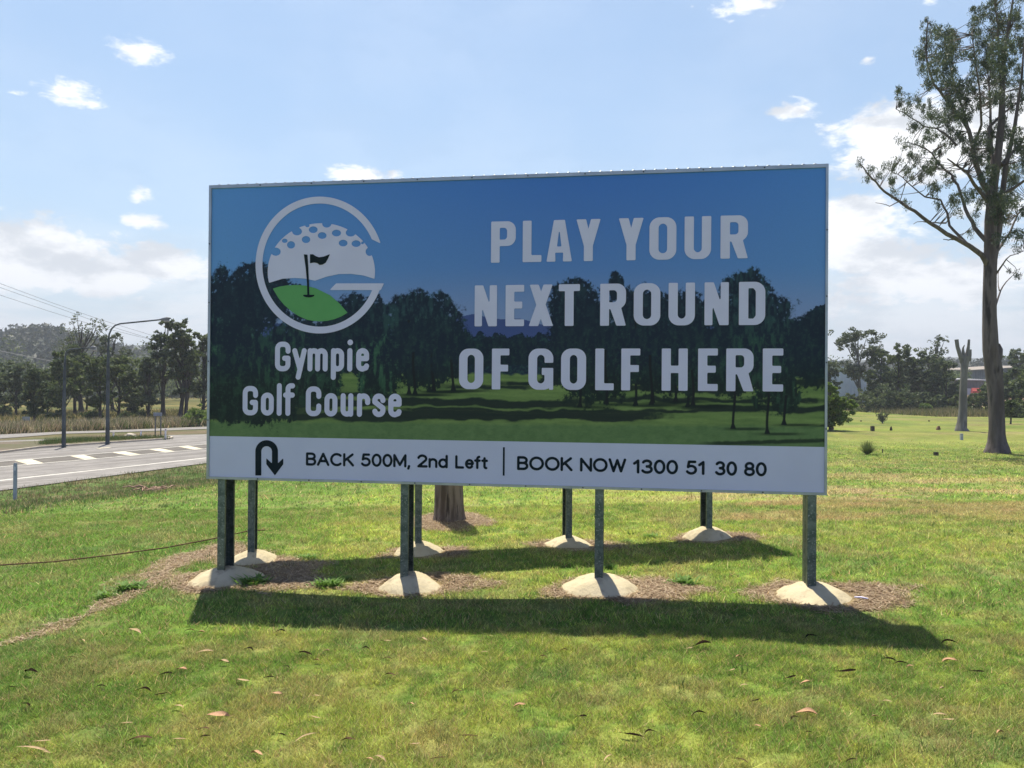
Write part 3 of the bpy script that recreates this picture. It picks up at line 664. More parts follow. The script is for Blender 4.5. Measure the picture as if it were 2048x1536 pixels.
def bw5(t, a, b_, y0, y1): A = f5(a, y0); B = f5(b_, y1); bandword(t, A[0], B[0], A[1], B[1])
bw4('BACK', 668, 972, 238, 322); bw4('500M,', 1012, 1330, 244, 328); bw4('2nd', 1368, 1563, 249, 334); bw4('Left', 1608, 1817, 255, 340)
bw5('BOOK', 82, 350, 152, 220); bw5('NOW', 385, 608, 159, 227); bw5('1300', 640, 858, 166, 236); bw5('51', 893, 990, 171, 240); bw5('30', 1035, 1142, 174, 244); bw5('80', 1175, 1285, 178, 247)
p0 = uv(*f5(19, 107)); p1 = uv(*f5(19, 244)); mb = MB(); mb.box(p0[0] - .009, p0[0] + .009, -.0045, -.0025, p1[1], p0[1]); mb.build('divider_bar', inkm, board)
# u-turn arrow and logo, drawn in picture coordinates
def artsdf(name, fn, x0, x1, y0, y1, res, m, off=-.004):
    a = uv(x0, y1); b_ = uv(x1, y0)
    def f(A, B):
        P = np.stack([S0[0] + TX[0] * A, S0[1] + TX[1] * A, B], -1) - CAM; return fn(*toart(P))
    return sdf_mesh(name, f, a[0], b_[0], a[1] - .03, b_[1] + .03, res, m, board, off)
def uarrow(x, y):
    X = (x - 400) * k4; Y = (y - 830) * k4
    ring = np.abs(np.hypot((X - 421), (Y - 230)) - 52.5) - 19; ring = mx(ring, Y - 230)
    return mn(ring, rb(X, Y, 349.5, 387.5, 229, 381), rb(X, Y, 454.5, 492.5, 229, 330), cpoly(X, Y, [(419, 272), (473, 322), (526, 272), (526, 310), (473, 381), (419, 310)])) / k4
artsdf('turn_back_arrow', uarrow, 505, 572, 876, 955, .006, inkm)
def L2(f): return lambda x, y: f((x - 400) * k2, (y - 340) * k2) / k2
ell = lambda X, Y, cx, cy, rx, ry: (np.hypot((X - cx) / rx, (Y - cy) / ry) - 1) * min(rx, ry)
def ring(X, Y):
    r = mx(ell(X, Y, 682, 541, 365, 389), -ell(X, Y, 682, 541, 326, 350))
    cut = cpoly(X, Y, [(760, 290), (1000, 405), (1300, 548), (1300, 645), (760, 645)])
    low = mx(r, -cut)
    bar = cpoly(X, Y, [(775, 645), (1047, 645), (1030, 683), (738, 683)])
    return mn(low, bar)
artsdf('logo_ring', L2(ring), 508, 775, 388, 670, .008, whitep)
def ball(X, Y):
    d = ell(X, Y, 691, 580, 305, 277); bot = cpoly(X, Y, [(300, 100), (1100, 100), (1100, 640), (985, 617), (930, 600), (860, 591), (790, 592), (720, 607), (655, 630), (600, 618), (540, 614), (470, 619), (398, 641), (300, 660)])
    d = mx(d, bot)
    for cx, cy, rx, ry in [(519, 426, 23, 21), (604, 396, 24, 20), (645, 340, 25, 19), (696, 373, 25, 19), (777, 359, 26, 19), (815, 416, 25, 19), (889, 419, 26, 19), (432, 465, 28, 23), (553, 350, 28, 22), (722, 306, 26, 22), (858, 357, 28, 22), (965, 465, 22, 24), (483, 403, 16, 12), (612, 318, 12, 8), (925, 415, 8, 8)]:
        d = mx(d, -ell(X, Y, cx, cy, rx, ry))
    d = mx(d, -(cpoly(X, Y, [(592, 478), (740, 478), (705, 540), (700, 545), (625, 542), (625, 660), (608, 660)])) + 4) if False else d
    return d
artsdf('logo_ball', L2(ball), 530, 755, 440, 575, .007, whitep)
def green(X, Y): return cpoly(X, Y, [(415, 675), (455, 663), (500, 656), (550, 654), (600, 657), (660, 673), (740, 712), (795, 760), (840, 812), (805, 833), (765, 849), (725, 858), (690, 861), (650, 859), (610, 852), (560, 830), (520, 803), (480, 768), (448, 730)])
artsdf('logo_green', L2(green), 540, 700, 565, 646, .008, greenm)
def flag(X, Y): return mn(cpoly(X, Y, [(592, 480), (613, 482), (618, 560), (621, 640), (624, 716), (612, 716), (610, 640), (603, 560)]), mx(ell(X, Y, 620, 713, 32, 12), 713 - Y - 3),
                        cpoly(X, Y, [(627, 480), (645, 480), (660, 490), (678, 497), (705, 493), (741, 479), (728, 508), (716, 528), (700, 538), (682, 541), (668, 530), (650, 527), (627, 531)]))
artsdf('logo_flag', L2(flag), 600, 670, 500, 600, .005, inkm, -.007)

def channel(mb, h0, h1, wd, dp, t, lip, flip=1, M=None):
    """C section: x across the face, y depth; web at -x side"""
    f = flip; X0, X1 = -wd / 2, wd / 2
    def bx(a, b_, c_, d): mb.box(min(a * f, b_ * f), max(a * f, b_ * f), c_, d, h0, h1, M)
    bx(X0, X0 + t, 0, dp); bx(X0 + t, X1, 0, t); bx(X0 + t, X1, dp - t, dp); bx(X1 - t, X1, t, t + lip); bx(X1 - t, X1, dp - t - lip, dp - t)
    # pressed groove of the web
    bx(X0 - t * .8, X0, dp * .42, dp * .58)
def dome(px, py, r, seed, parent, M):
    z0 = float(hgt(px, py)) - .04; n, k = 40, 12; vs = []; H = .125 + .035 * math.sin(seed * 3.1) ** 2 + .04
    for j in range(k + 1):
        q = j / k
        for i in range(n):
            a = 2 * math.pi * i / n; rr = r * q * (1 + .07 * math.sin(a * 2 + seed * 2.3) + .045 * math.sin(a * 5 + seed * 2) + .02 * math.sin(a * 11 + seed)); zz = z0 + H * (1 - q ** (1.7 + .5 * math.sin(seed * 1.9))) ** .9 + .007 * math.sin(a * 3 + q * 9 + seed) * q + .004 * math.sin(a * 9 + q * 17)
            x = px + rr * math.cos(a) * 1.02; y = py + rr * math.sin(a) * .98; vs.append(M @ Vector((x, y, zz)))
    fs = [(j * n + i, j * n + (i + 1) % n, (j + 1) * n + (i + 1) % n, (j + 1) * n + i) for j in range(k) for i in range(n)]
    mb = MB(); mb.add(vs, fs, True); return mb.build('footing', conc, parent)
Mi = board.matrix_world.inverted()
for i, ((fx, fy, r), u) in enumerate(zip(foot_f, front_u)):
    mb = MB(); z0 = float(hgt(fx, fy))
    channel(mb, z0 + .02, ZT - .06, .078, .205, .004, .02, 1, Matrix.Translation((u, .032, 0)))
    mb.build('post', galv, board); dome(fx, fy, r, i * 1.7, board, Mi)
# the rear board of the pair
rear = empty('billboard', (0, 0, 0), 'rear board behind the golf board, standing on four galvanised posts of its own', 'billboard')
RU0 = -.36; RU1 = RL + .42; RZ0, RZ1 = ZB, ZT - .22
MR = Matrix(((RT[0], -RT[1], 0, RA[0]), (RT[1], RT[0], 0, RA[1]), (0, 0, 1, 0), (0, 0, 0, 1))); rear.matrix_world = MR
mb = MB(); mb.box(RU0, RU1, .205, .235, RZ0, RZ1); mb.build('panel', corr, rear)
mb = MB()
for a in ((RU0 - .03, RU0, RZ0 - .03, RZ1 + .03), (RU1, RU1 + .03, RZ0 - .03, RZ1 + .03), (RU0, RU1, RZ0 - .03, RZ0), (RU0, RU1, RZ1, RZ1 + .03)): mb.box(a[0], a[1], .18, .26, a[2], a[3])
mb.build('frame', alu, rear); MRi = MR.inverted()
for i, (fx, fy, r) in enumerate(foot_r):
    lp = MRi @ Vector((fx, fy, 0)); mb = MB(); channel(mb, float(hgt(fx, fy)) + .02, RZ1 - .1, .078, .20, .004, .02, -1 if i > 1 else 1, Matrix.Translation((lp.x, 0, 0))); mb.build('post', galv, rear)
    dome(fx, fy + .08, r, 5 + i * 2.1, rear, MRi)

# ------------------------------------------------------------------ grass blades (near lawn)
def blades(name, N, y0, y1, hmin, hmax, wd, marg=.4, fdens=None, seed=1):
    rg = np.random.default_rng(seed)
    yy = np.sqrt(rg.uniform(y0 ** 2, y1 ** 2, N)); xx = rg.uniform(-1, 1, N) * (.69 * yy + marg)
    keep = np.ones(N, bool); dm = dirtmask(xx, yy); keep &= rg.uniform(0, 1, N) > dm * .86; keep &= rg.uniform(0, 1, N) < sstep(36, 20, yy) if y1 > 20 else keep
    for fx, fy, r in FEET: keep &= np.hypot(xx - fx, yy - fy) > r * .97
    keep &= np.hypot(xx - STUMP[0], yy - STUMP[1]) > .3; keep &= sroad(xx, yy) > 1.0
    cl = fbm(xx * 7, yy * 7, 77, 3); keep &= rg.uniform(0, 1, N) < sstep(.22, .55, cl) * .8 + .3
    xx, yy, cl = xx[keep], yy[keep], cl[keep]; n = len(xx)
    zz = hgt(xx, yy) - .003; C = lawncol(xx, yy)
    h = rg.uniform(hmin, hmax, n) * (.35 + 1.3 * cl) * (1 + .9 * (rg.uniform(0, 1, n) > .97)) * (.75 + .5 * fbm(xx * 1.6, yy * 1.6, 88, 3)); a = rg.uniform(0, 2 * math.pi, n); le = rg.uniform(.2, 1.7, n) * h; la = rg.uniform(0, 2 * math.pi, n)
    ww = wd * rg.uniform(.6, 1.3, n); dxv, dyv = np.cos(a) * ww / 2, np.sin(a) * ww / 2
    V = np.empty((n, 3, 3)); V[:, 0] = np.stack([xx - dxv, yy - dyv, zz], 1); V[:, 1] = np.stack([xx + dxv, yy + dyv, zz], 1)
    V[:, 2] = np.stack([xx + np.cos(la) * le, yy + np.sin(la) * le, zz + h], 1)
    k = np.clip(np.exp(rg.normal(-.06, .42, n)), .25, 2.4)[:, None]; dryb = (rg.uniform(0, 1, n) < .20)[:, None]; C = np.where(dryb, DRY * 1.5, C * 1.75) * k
    C[:, 0] *= rg.uniform(.85, 1.2, n)
    me = npmesh(name, V.reshape(-1, 3), np.arange(n * 3).reshape(-1, 3), False, np.repeat(C, 3, 0)); return me
bladem = leafmat('grass_blade', None, None, .42, attr='Col')
tag(link('grass', blades('grass', 700000, 2.3, 6.2, .016, .040, .0042, marg=1.7, seed=3), bladem), 'short mown green and dry grass blades covering the near lawn', 'grass', kind='stuff')
tag(link('grass', blades('grass', 520000, 6.2, 13, .022, .05, .0075, marg=1.8, seed=4), bladem), 'short grass blades on the lawn around and behind the billboard posts', 'grass', kind='stuff')
tag(link('grass', blades('grass', 290000, 13, 36, .03, .06, .018, marg=2.5, seed=5), bladem), 'short grass on the lawn farther behind the billboard', 'grass', kind='stuff')
# straw and clippings on the bare rings
def straw(N, seed):
    rg = np.random.default_rng(seed); xx = rg.uniform(-5, 4.5, N); yy = rg.uniform(5, 12.3, N)
    dm = dirtmask(xx, yy); keep = rg.uniform(0, 1, N) < dm
    for fx, fy, r in FEET: keep &= np.hypot(xx - fx, yy - fy) > r * .96
    keep &= np.hypot(xx - STUMP[0], yy - STUMP[1]) > .26
    xx, yy = xx[keep], yy[keep]; n = len(xx); zz = hgt(xx, yy) + rg.uniform(.003, .018, n); a = rg.uniform(0, 2 * math.pi, n); L = rg.uniform(.03, .09, n); ww = .003 + .002 * rg.uniform(0, 1, n)
    cx, sx = np.cos(a), np.sin(a); dz = rg.uniform(-.01, .014, n); V = np.empty((n, 4, 3))
    V[:, 0] = np.stack([xx - sx * ww, yy + cx * ww, zz], 1); V[:, 1] = np.stack([xx + sx * ww, yy - cx * ww, zz], 1)
    V[:, 2] = np.stack([xx + cx * L + sx * ww, yy + sx * L - cx * ww, zz + dz], 1); V[:, 3] = np.stack([xx + cx * L - sx * ww, yy + sx * L + cx * ww, zz + dz], 1)
    t = rg.uniform(0, 1, n)[:, None]; C = lerp(np.array([.22, .14, .085]), np.array([.62, .50, .34]), t ** 1.1)
    return npmesh('dry_clippings', V.reshape(-1, 3), np.arange(n * 4).reshape(-1, 4), False, np.repeat(C, 4, 0))
tag(link('dry_clippings', straw(330000, 8), bladem), 'brown dried grass clippings lying in rings around the concrete footings', 'clippings', kind='stuff')
# rough verge weeds beside the road
def tufts(name, N, sampler, hmin, hmax, wd, cols, seed, nb=9, spread=.12):
    rg = np.random.default_rng(seed); P = sampler(rg, N); n = len(P); V = np.empty((n * nb, 3, 3)); C = np.empty((n * nb, 3))
    px = np.repeat(P[:, 0], nb) + rg.normal(0, spread, n * nb); py = np.repeat(P[:, 1], nb) + rg.normal(0, spread, n * nb); z = hgt(px, py) - .01
    h = np.repeat(rg.uniform(hmin, hmax, n), nb) * rg.uniform(.5, 1.1, n * nb); a = rg.uniform(0, 6.283, n * nb); la = rg.uniform(0, 6.283, n * nb); le = h * rg.uniform(.1, .7, n * nb); ww = wd * rg.uniform(.6, 1.4, n * nb)
    V[:, 0] = np.stack([px - np.cos(a) * ww, py - np.sin(a) * ww, z], 1); V[:, 1] = np.stack([px + np.cos(a) * ww, py + np.sin(a) * ww, z], 1); V[:, 2] = np.stack([px + np.cos(la) * le, py + np.sin(la) * le, z + h], 1)
    ci = np.repeat(rg.integers(0, len(cols), n), nb); C = np.array(cols)[ci] * rg.uniform(.7, 1.3, n * nb)[:, None]
    return npmesh(name, V.reshape(-1, 3), np.arange(n * nb * 3).reshape(-1, 3), False, np.repeat(C, 3, 0))
def samp_verge(rg, N):
    t = rg.uniform(-16, 22, N); s = rg.uniform(-1.6, 8.2, N) ; P = RP0 + RD * t[:, None] + RN * s[:, None]
    k = (fbm(P[:, 0] * .9, P[:, 1] * .9, 81, 3) > .40) | (s < .8); xs_ = [q[1] for q in near]; k &= P[:, 0] > np.interp(P[:, 1], xs_, [q[0] for q in near]) + .02; return P[k]
tag(link('verge_weeds', tufts('verge_weeds', 12000, samp_verge, .04, .16, .010, [(.09, .16, .04), (.12, .19, .05), (.10, .17, .045), (.30, .24, .13), (.22, .16, .09), (.34, .30, .17)], 12), bladem), 'rough weedy grass on the verge between the lawn and the road', 'weeds', kind='stuff')
def samp_poly(pts, jit=0.0):
    P = [G(x, y, ZR)[:2] for x, y in pts]
    def f(rg, N):
        a = np.array(P); xs = rg.uniform(a[:, 0].min(), a[:, 0].max(), N * 4); ys = rg.uniform(a[:, 1].min(), a[:, 1].max(), N * 4); k = inpoly(xs, ys, P); return np.stack([xs, ys], 1)[k][:N]
    return f
tag(link('roadside_reeds', tufts('roadside_reeds', 3200, samp_poly([(-60, 870), (60, 867), (120, 862.5), (230, 860), (320, 856), (430, 852), (430, 848), (300, 851), (180, 854), (0, 861), (-60, 864)]), .3, .85, .03, [(.50, .43, .28), (.40, .33, .20), (.14, .16, .05), (.30, .22, .15), (.10, .13, .05)], 14, 8, .16), bladem), 'pale dry reeds and tall grass along the far road', 'reeds', kind='stuff')
tag(link('island_grass', tufts('island_grass', 1300, samp_poly([(80, 895), (205, 886.5), (330, 880), (330, 878.5), (205, 882), (100, 886.5)]), .16, .40, .02, [(.09, .15, .04), (.07, .12, .03), (.16, .15, .06)], 15, 9, .15), bladem), 'unmown green grass growing on the traffic island', 'grass', kind='stuff')
tag(link('paddock_grass', tufts('paddock_grass', 3500, samp_poly([(-120, 846), (250, 844), (430, 846), (600, 840), (500, 822), (-120, 826)]), .2, .6, .05, [(.32, .25, .10), (.18, .17, .06), (.10, .12, .04), (.40, .33, .15)], 16, 7, .4), bladem), 'tall dry paddock grass below the trees across the road', 'grass', kind='stuff')
tag(link('tall_field_grass', tufts('tall_field_grass', 3000, lambda rg, N: np.stack([lerp(G(1805, 829)[0], G(2110, 832)[0], rg.uniform(0, 1, N)), G(1900, 829)[1] + rg.uniform(-6, 12, N)], 1), .2, .75, .04, [(.26, .22, .12), (.20, .18, .08), (.12, .14, .05)], 17, 7, .35), bladem), 'tall dry grass along the far edge of the fairway', 'grass', kind='stuff')

def samp_lawn(rg, N):
    y = np.sqrt(rg.uniform(2.6 ** 2, 27 ** 2, N)) ** 1.0; x = rg.uniform(-1, 1, N) * (.69 * y + .3); P = np.stack([x, y], 1)
    k = (sroad(x, y) > 6) & (fbm(x * .8, y * .8, 131, 3) > .48)
    for fx, fy, r in FEET: k &= np.hypot(x - fx, y - fy) > r * 1.0
    return P[k & (np.hypot(x - STUMP[0], y - STUMP[1]) > .4)]
tag(link('grass', tufts('grass', 3800, samp_lawn, .04, .085, .004, [(.09, .16, .04), (.13, .20, .05), (.07, .13, .04), (.20, .22, .07)], 18, 16, .035), bladem), 'scattered coarser tufts and weeds in the lawn', 'grass', kind='stuff')
# ------------------------------------------------------------------ fallen leaves
tan = noisy('tan_leaf', (.34, .24, .14), (.48, .35, .21), 30, .9, spec=.02); dbr = noisy('dark_leaf', (.010, .007, .005), (.028, .018, .012), 30, 1.0, spec=0); rst = noisy('rusty_leaf', (.38, .21, .11), (.50, .30, .17), 24, .7); brn = noisy('brown_leaf', (.06, .034, .022), (.12, .07, .045), 30, 1.0, spec=0)
def leafmesh(kind, seed):
    rg = random.Random(seed); vs = []; fs = []; n = 9; curv = rg.uniform(.15, .5) if kind != 'stick' else rg.uniform(.02, .15); L = 1.0; wmax = {'thin': .15, 'curl': .21, 'broad': .30, 'stick': .06}[kind]; arch = {'thin': .05, 'curl': .22, 'broad': .12, 'stick': .03}[kind]
    for i in range(n + 1):
        t = i / n; x = (t - .5) * L; y = curv * .5 * (t - .5) ** 2 * (4 if kind != 'broad' else 1); wv = wmax * math.sin(math.pi * min(1, t * .96 + .02)) ** .7 + .012; z = arch * math.sin(math.pi * t) * L * .6
        tw = (t - .5) * 1.2
        for s in (-1, 0, 1): vs.append((x, y + s * wv / 2 * math.cos(tw), z + abs(s) * wv * (.30 if kind != 'broad' else .42) * (1 + .4 * math.sin(5 * t + seed)) + s * wv * .3 * math.sin(tw)))
    for i in range(n):
        for s in range(2): a = i * 3 + s; fs.append((a, a + 1, a + 4, a + 3))
    if kind == 'broad':
        vs += [(.5, .0, 0.0), (.72, .05, .10), (.73, .06, .11), (.5, .02, .01)]; fs.append((30, 31, 32, 33))
    me = bpy.data.meshes.new('leaf'); me.from_pydata(vs, [], fs); me.polygons.foreach_set('use_smooth', [True] * len(fs)); me.update(); return me
LM = {}
for kd, nm, mm in (('thin', 'dark', dbr), ('curl', 'dark', dbr), ('thin', 'tan', tan), ('broad', 'rust', rst), ('broad', 'tan', tan), ('stick', 'tan', tan), ('stick', 'dark', brn), ('curl', 'brown', brn)):
    for s in range(3):
        me = leafmesh(kd, s * 3 + len(LM)); me.materials.append(mm); LM[(kd, nm, s)] = me
LV = []
A_ = lambda x, y: (x / 2.926, 1236 + y / 2.926)
def addl(ox, lst):
    for kd, cl_, x, y, L in lst: a = A_(x, y); LV.append((kd, cl_, a[0] + ox, a[1], L))
addl(0, [('curl', 'dark', 168, 345, 28), ('thin', 'dark', 65, 428, 16), ('thin', 'dark', 540, 335, 12), ('thin', 'dark', 585, 422, 18), ('thin', 'dark', 970, 350, 28), ('curl', 'dark', 840, 450, 26), ('thin', 'dark', 940, 472, 20), ('thin', 'dark', 1570, 370, 20), ('curl', 'dark', 1780, 235, 26), ('thin', 'dark', 1680, 305, 14),
         ('curl', 'dark', 1640, 100, 18), ('curl', 'brown', 1110, 95, 16), ('curl', 'brown', 1195, 680, 20), ('curl', 'dark', 1200, 725, 16), ('curl', 'brown', 815, 745, 34), ('curl', 'dark', 1645, 715, 14), ('thin', 'dark', 1460, 200, 24), ('thin', 'dark', 160, 530, 20), ('stick', 'dark', 420, 250, 20),
         ('thin', 'tan', 795, 92, 30), ('thin', 'tan', 485, 150, 16), ('broad', 'rust', 1175, 103, 12), ('thin', 'tan', 1200, 215, 26), ('broad', 'tan', 1310, 278, 18), ('broad', 'tan', 1910, 215, 12), ('broad', 'rust', 1060, 325, 20), ('thin', 'tan', 1410, 390, 30), ('thin', 'tan', 1045, 540, 22), ('broad', 'rust', 1275, 602, 34),
         ('thin', 'tan', 1845, 480, 16), ('broad', 'rust', 1620, 470, 18), ('thin', 'tan', 730, 645, 20), ('stick', 'tan', 1780, 720, 40), ('thin', 'tan', 1840, 610, 18), ('thin', 'tan', 1040, 740, 24), ('stick', 'tan', 205, 790, 50), ('stick', 'tan', 265, 815, 22), ('broad', 'rust', 1500, 825, 22), ('broad', 'rust', 1850, 270, 12), ('stick', 'tan', 235, 750, 30)])
addl(680, [('curl', 'dark', 150, 200, 16), ('curl', 'brown', 275, 262, 18), ('curl', 'brown', 290, 360, 20), ('stick', 'dark', 740, 718, 40), ('stick', 'dark', 575, 850, 36), ('curl', 'brown', 45, 748, 24), ('thin', 'dark', 540, 630, 16), ('thin', 'dark', 1700, 715, 40), ('curl', 'dark', 1810, 700, 24), ('curl', 'dark', 1420, 610, 20), ('curl', 'brown', 1190, 250, 16), ('curl', 'brown', 1310, 212, 16),
           ('thin', 'dark', 975, 400, 12), ('curl', 'brown', 680, 460, 22), ('thin', 'tan', 265, 155, 20), ('broad', 'rust', 1050, 538, 20), ('thin', 'tan', 430, 770, 20), ('thin', 'tan', 240, 845, 26), ('broad', 'rust', 165, 858, 16), ('stick', 'tan', 1560, 845, 34), ('thin', 'tan', 1250, 88, 14), ('thin', 'tan', 875, 125, 12), ('thin', 'tan', 840, 220, 14), ('broad', 'rust', 415, 530, 12), ('broad', 'tan', 490, 145, 14), ('thin', 'tan', 610, 775, 12)])
addl(1348, [('curl', 'dark', 170, 185, 36), ('thin', 'dark', 790, 125, 26), ('curl', 'dark', 1600, 170, 30), ('thin', 'dark', 1010, 340, 36), ('curl', 'dark', 1260, 270, 20), ('thin', 'dark', 1320, 283, 22), ('thin', 'dark', 1775, 340, 24), ('thin', 'dark', 685, 375, 28), ('curl', 'dark', 140, 590, 26), ('thin', 'dark', 480, 510, 20), ('curl', 'dark', 700, 615, 18), ('curl', 'brown', 390, 868, 22), ('thin', 'dark', 1030, 862, 22), ('curl', 'dark', 785, 700, 12),
            ('thin', 'tan', 90, 200, 14), ('broad', 'rust', 380, 250, 14), ('thin', 'tan', 340, 330, 18), ('broad', 'rust', 775, 585, 32), ('broad', 'rust', 1610, 275, 26), ('broad', 'rust', 1380, 305, 10), ('broad', 'tan', 1570, 437, 10), ('thin', 'tan', 1245, 510, 14), ('broad', 'tan', 1175, 605, 12), ('thin', 'tan', 1550, 590, 22), ('thin', 'tan', 1605, 625, 22), ('broad', 'rust', 1910, 700, 16), ('broad', 'rust', 490, 660, 12), ('thin', 'tan', 405, 415, 14), ('broad', 'rust', 770, 405, 20), ('curl', 'brown', 315, 705, 12)])
ORD = 'first second third fourth fifth sixth seventh eighth ninth tenth eleventh twelfth thirteenth fourteenth fifteenth sixteenth seventeenth eighteenth nineteenth twentieth'.split()
def ordw(i):
    if i < 20: return ORD[i]
    tens = {20: 'twenty', 30: 'thirty', 40: 'forty'}[(i + 1) // 10 * 10]; u = (i + 1) % 10
    return tens + '-' + ORD[u - 1] if u else {30: 'thirtieth', 40: 'fortieth'}[i + 1]
desc = {('thin', 'dark'): 'flat dark brown gum leaf', ('curl', 'dark'): 'arched nearly black curled leaf', ('thin', 'tan'): 'slender pale tan gum leaf', ('broad', 'rust'): 'broad orange brown dried leaf', ('broad', 'tan'): 'broad cream coloured dried leaf', ('stick', 'tan'): 'long straight pale twig', ('stick', 'dark'): 'long straight dark brown twig', ('curl', 'brown'): 'curled mid brown leaf'}
LV.sort(key=lambda q: q[2]); cnt = {}
for i, (kd, cl_, px, py, L) in enumerate(LV):
    p = G(px, py); o = bpy.data.objects.new('twig' if kd == 'stick' else 'fallen_leaf', LM[(kd, cl_, i % 3)]); col.objects.link(o)
    sc = L * np.linalg.norm(p - CAM) / F * 1.12; rz = random.uniform(-.5, .5) + (math.pi if i % 2 else 0) + (1.2 if kd == 'stick' and px > 500 and cl_ == 'tan' else 0)
    o.location = (p[0], p[1], p[2] + .027); o.rotation_euler = (random.uniform(-.3, .3), random.uniform(-.15, .15), rz); o.scale = (sc, sc, sc)
    k = cnt.get((kd, cl_), 0); cnt[(kd, cl_)] = k + 1
    tag(o, f'{desc[(kd, cl_)]} in the lawn, {ordw(k)} such one counting from the road', 'twig' if kd == 'stick' else 'leaf', 'fallen gum leaves on the front lawn' if kd != 'stick' else 'fallen twigs on the front lawn')

# ------------------------------------------------------------------ small things near the posts
weedm = leafmat('weed_leaf', (.11, .22, .04), (.21, .35, .08), .45, 20)
def weed(px, py, r, n, lab):
    p = G(px, py); rg = random.Random(int(px)); V = []; Fc = []
    for i in range(n * 2):
        a = rg.uniform(0, 6.283); L = r * rg.uniform(.35, .8); up = rg.uniform(.4, 1.3); wv = r * .055; bx_, by_ = rg.gauss(0, r * .35), rg.gauss(0, r * .25); ca, sa = math.cos(a), math.sin(a); o_ = len(V)
        for t, wq in ((0, .5), (.5, 1), (1, .1)):
            h = L * up * (t - .45 * t * t); d = L * t
            V += [(bx_ + ca * d - sa * wv * wq, by_ + sa * d + ca * wv * wq, h), (bx_ + ca * d + sa * wv * wq, by_ + sa * d - ca * wv * wq, h)]
        Fc += [(o_, o_ + 1, o_ + 3, o_ + 2), (o_ + 2, o_ + 3, o_ + 5, o_ + 4)]
    o = link('weed', npmesh('weed', V, Fc), weedm); o.location = (p[0], p[1], p[2]); tag(o, lab, 'weed', 'leafy weeds around the footings')
for a in [(618, 1118, .14, 60, 'dark green weed tuft beside the second rear footing shadow'), (505, 1168, .18, 90, 'spreading weed over the base of the road-side front footing'), (655, 1172, .17, 90, 'bright green weed patch between the two road-side front footings'), (690, 1160, .10, 40, 'small upright weed just before the second front footing'), (480, 1150, .12, 50, 'weed in shade right of the road-side front post'),
          (1125, 1175, .07, 16, 'tiny weed at the edge of the third front footing'), (1370, 1168, .16, 80, 'bright weed patch between the third and fourth front footings'), (1300, 1075, .12, 50, 'weed patch between the two rear footings farthest from the road'), (1215, 1135, .10, 40, 'weed at the foot of the third front post'), (260, 1180, .18, 90, 'low weed patch at the end of the bare soil strip'), (215, 1195, .14, 60, 'weed patch on the lawn edge nearest the road'), (1255, 1085, .10, 40, 'small weed next to the third rear footing')]: weed(*a)
ropem = noisy('rusty_cable', (.085, .045, .025), (.14, .075, .04), 60, .85)
mb = MB(); pts = []
for x, y in ((-420, 1166), (-200, 1152), (0, 1133), (110, 1126), (220, 1113), (330, 1098), (420, 1081), (500, 1063), (530, 1062)):
    p = G(x, y + 3); pts.append((p[0], p[1], p[2] + .035))
mb.tube(pts, .0085, 6); tag(mb.build('cable', ropem), 'rusty brown cable stretched over the grass to the rear road-side post', 'cable')
mb = MB(); q = G(1722, 1200); mb.tube([(q[0] - .05, q[1] + .02, q[2] + .02), (q[0] + .0, q[1] - .005, q[2] + .026), (q[0] + .05, q[1] - .03, q[2] + .02)], [.006, .009, .006], 6); tag(mb.build('plastic_scrap', whitep), 'white scrap of plastic beside the golf-side front footing', 'litter')

# ------------------------------------------------------------------ bark / foliage materials
bark_s = noisy('smooth_gum_bark', (.085, .068, .062), (.165, .135, .125), 3.2, .9, bump=1.0, bscale=7, stretch=(1, 1, .2), c3=(.035, .03, .028), s3=3.2)
bark_r = noisy('rough_bark', (.09, .068, .055), (.24, .195, .165), 9, .95, bump=1.0, bscale=22, stretch=(1, 1, .12), c3=(.05, .04, .035), s3=16)
bark_d = noisy('dark_bark', (.045, .038, .033), (.10, .085, .07), 4, .95, bump=.5, stretch=(1, 1, .3))
bark_p = noisy('pale_bark', (.13, .125, .115), (.22, .21, .195), 2.5, .9, bump=.4, stretch=(1, 1, .3), c3=(.075, .07, .065), s3=3)
fol = {'dark': leafmat('dark_foliage', (.055, .080, .044), (.15, .18, .09), .38, .8), 'mid': leafmat('mid_foliage', (.060, .092, .040), (.16, .19, .075), .38, .8),
       'grey': leafmat('grey_green_foliage', (.065, .085, .055), (.15, .17, .10), .33, .8), 'fresh': leafmat('fresh_foliage', (.085, .14, .04), (.20, .27, .07), .42, .8), 'far': leafmat('far_foliage', (.034, .044, .036), (.075, .085, .06), .2, .3), 'gum': leafmat('gum_leaf', (.05, .07, .048), (.12, .145, .095), .38, 1.5, rough=.45)}
def leafcloud(rg, centers, n_each, spread, size, aspect=1.0, droop=0.0):
    """many small leaf faces gathered in clumps; centers (k,3)"""
    k = len(centers); n_each = np.asarray(n_each if np.ndim(n_each) else [n_each] * k); idx = np.repeat(np.arange(k), n_each); n = len(idx)
    sp = np.asarray(spread); sp = np.broadcast_to(sp, (k, 3)) if sp.ndim < 2 else sp
    d = rg.normal(0, 1, (n, 3)); d /= np.linalg.norm(d, axis=1)[:, None]; d *= (rg.uniform(0, 1, n) ** .45)[:, None]
    P = centers[idx] + d * sp[idx]
    a = rg.normal(0, 1, (n, 3)); a[:, 2] -= droop; a /= np.linalg.norm(a, axis=1)[:, None]; b_ = np.cross(a, rg.normal(0, 1, (n, 3))); b_ /= np.linalg.norm(b_, axis=1)[:, None] + 1e-9
    s = size * rg.uniform(.6, 1.4, n)[:, None]; a = a * s; b_ = b_ * s * aspect
    V = np.stack([P - a, P + b_ * .5 - a * .1, P + a, P - b_ * .5 - a * .1], 1).reshape(-1, 3)
    return V, np.arange(n * 4).reshape(-1, 4)
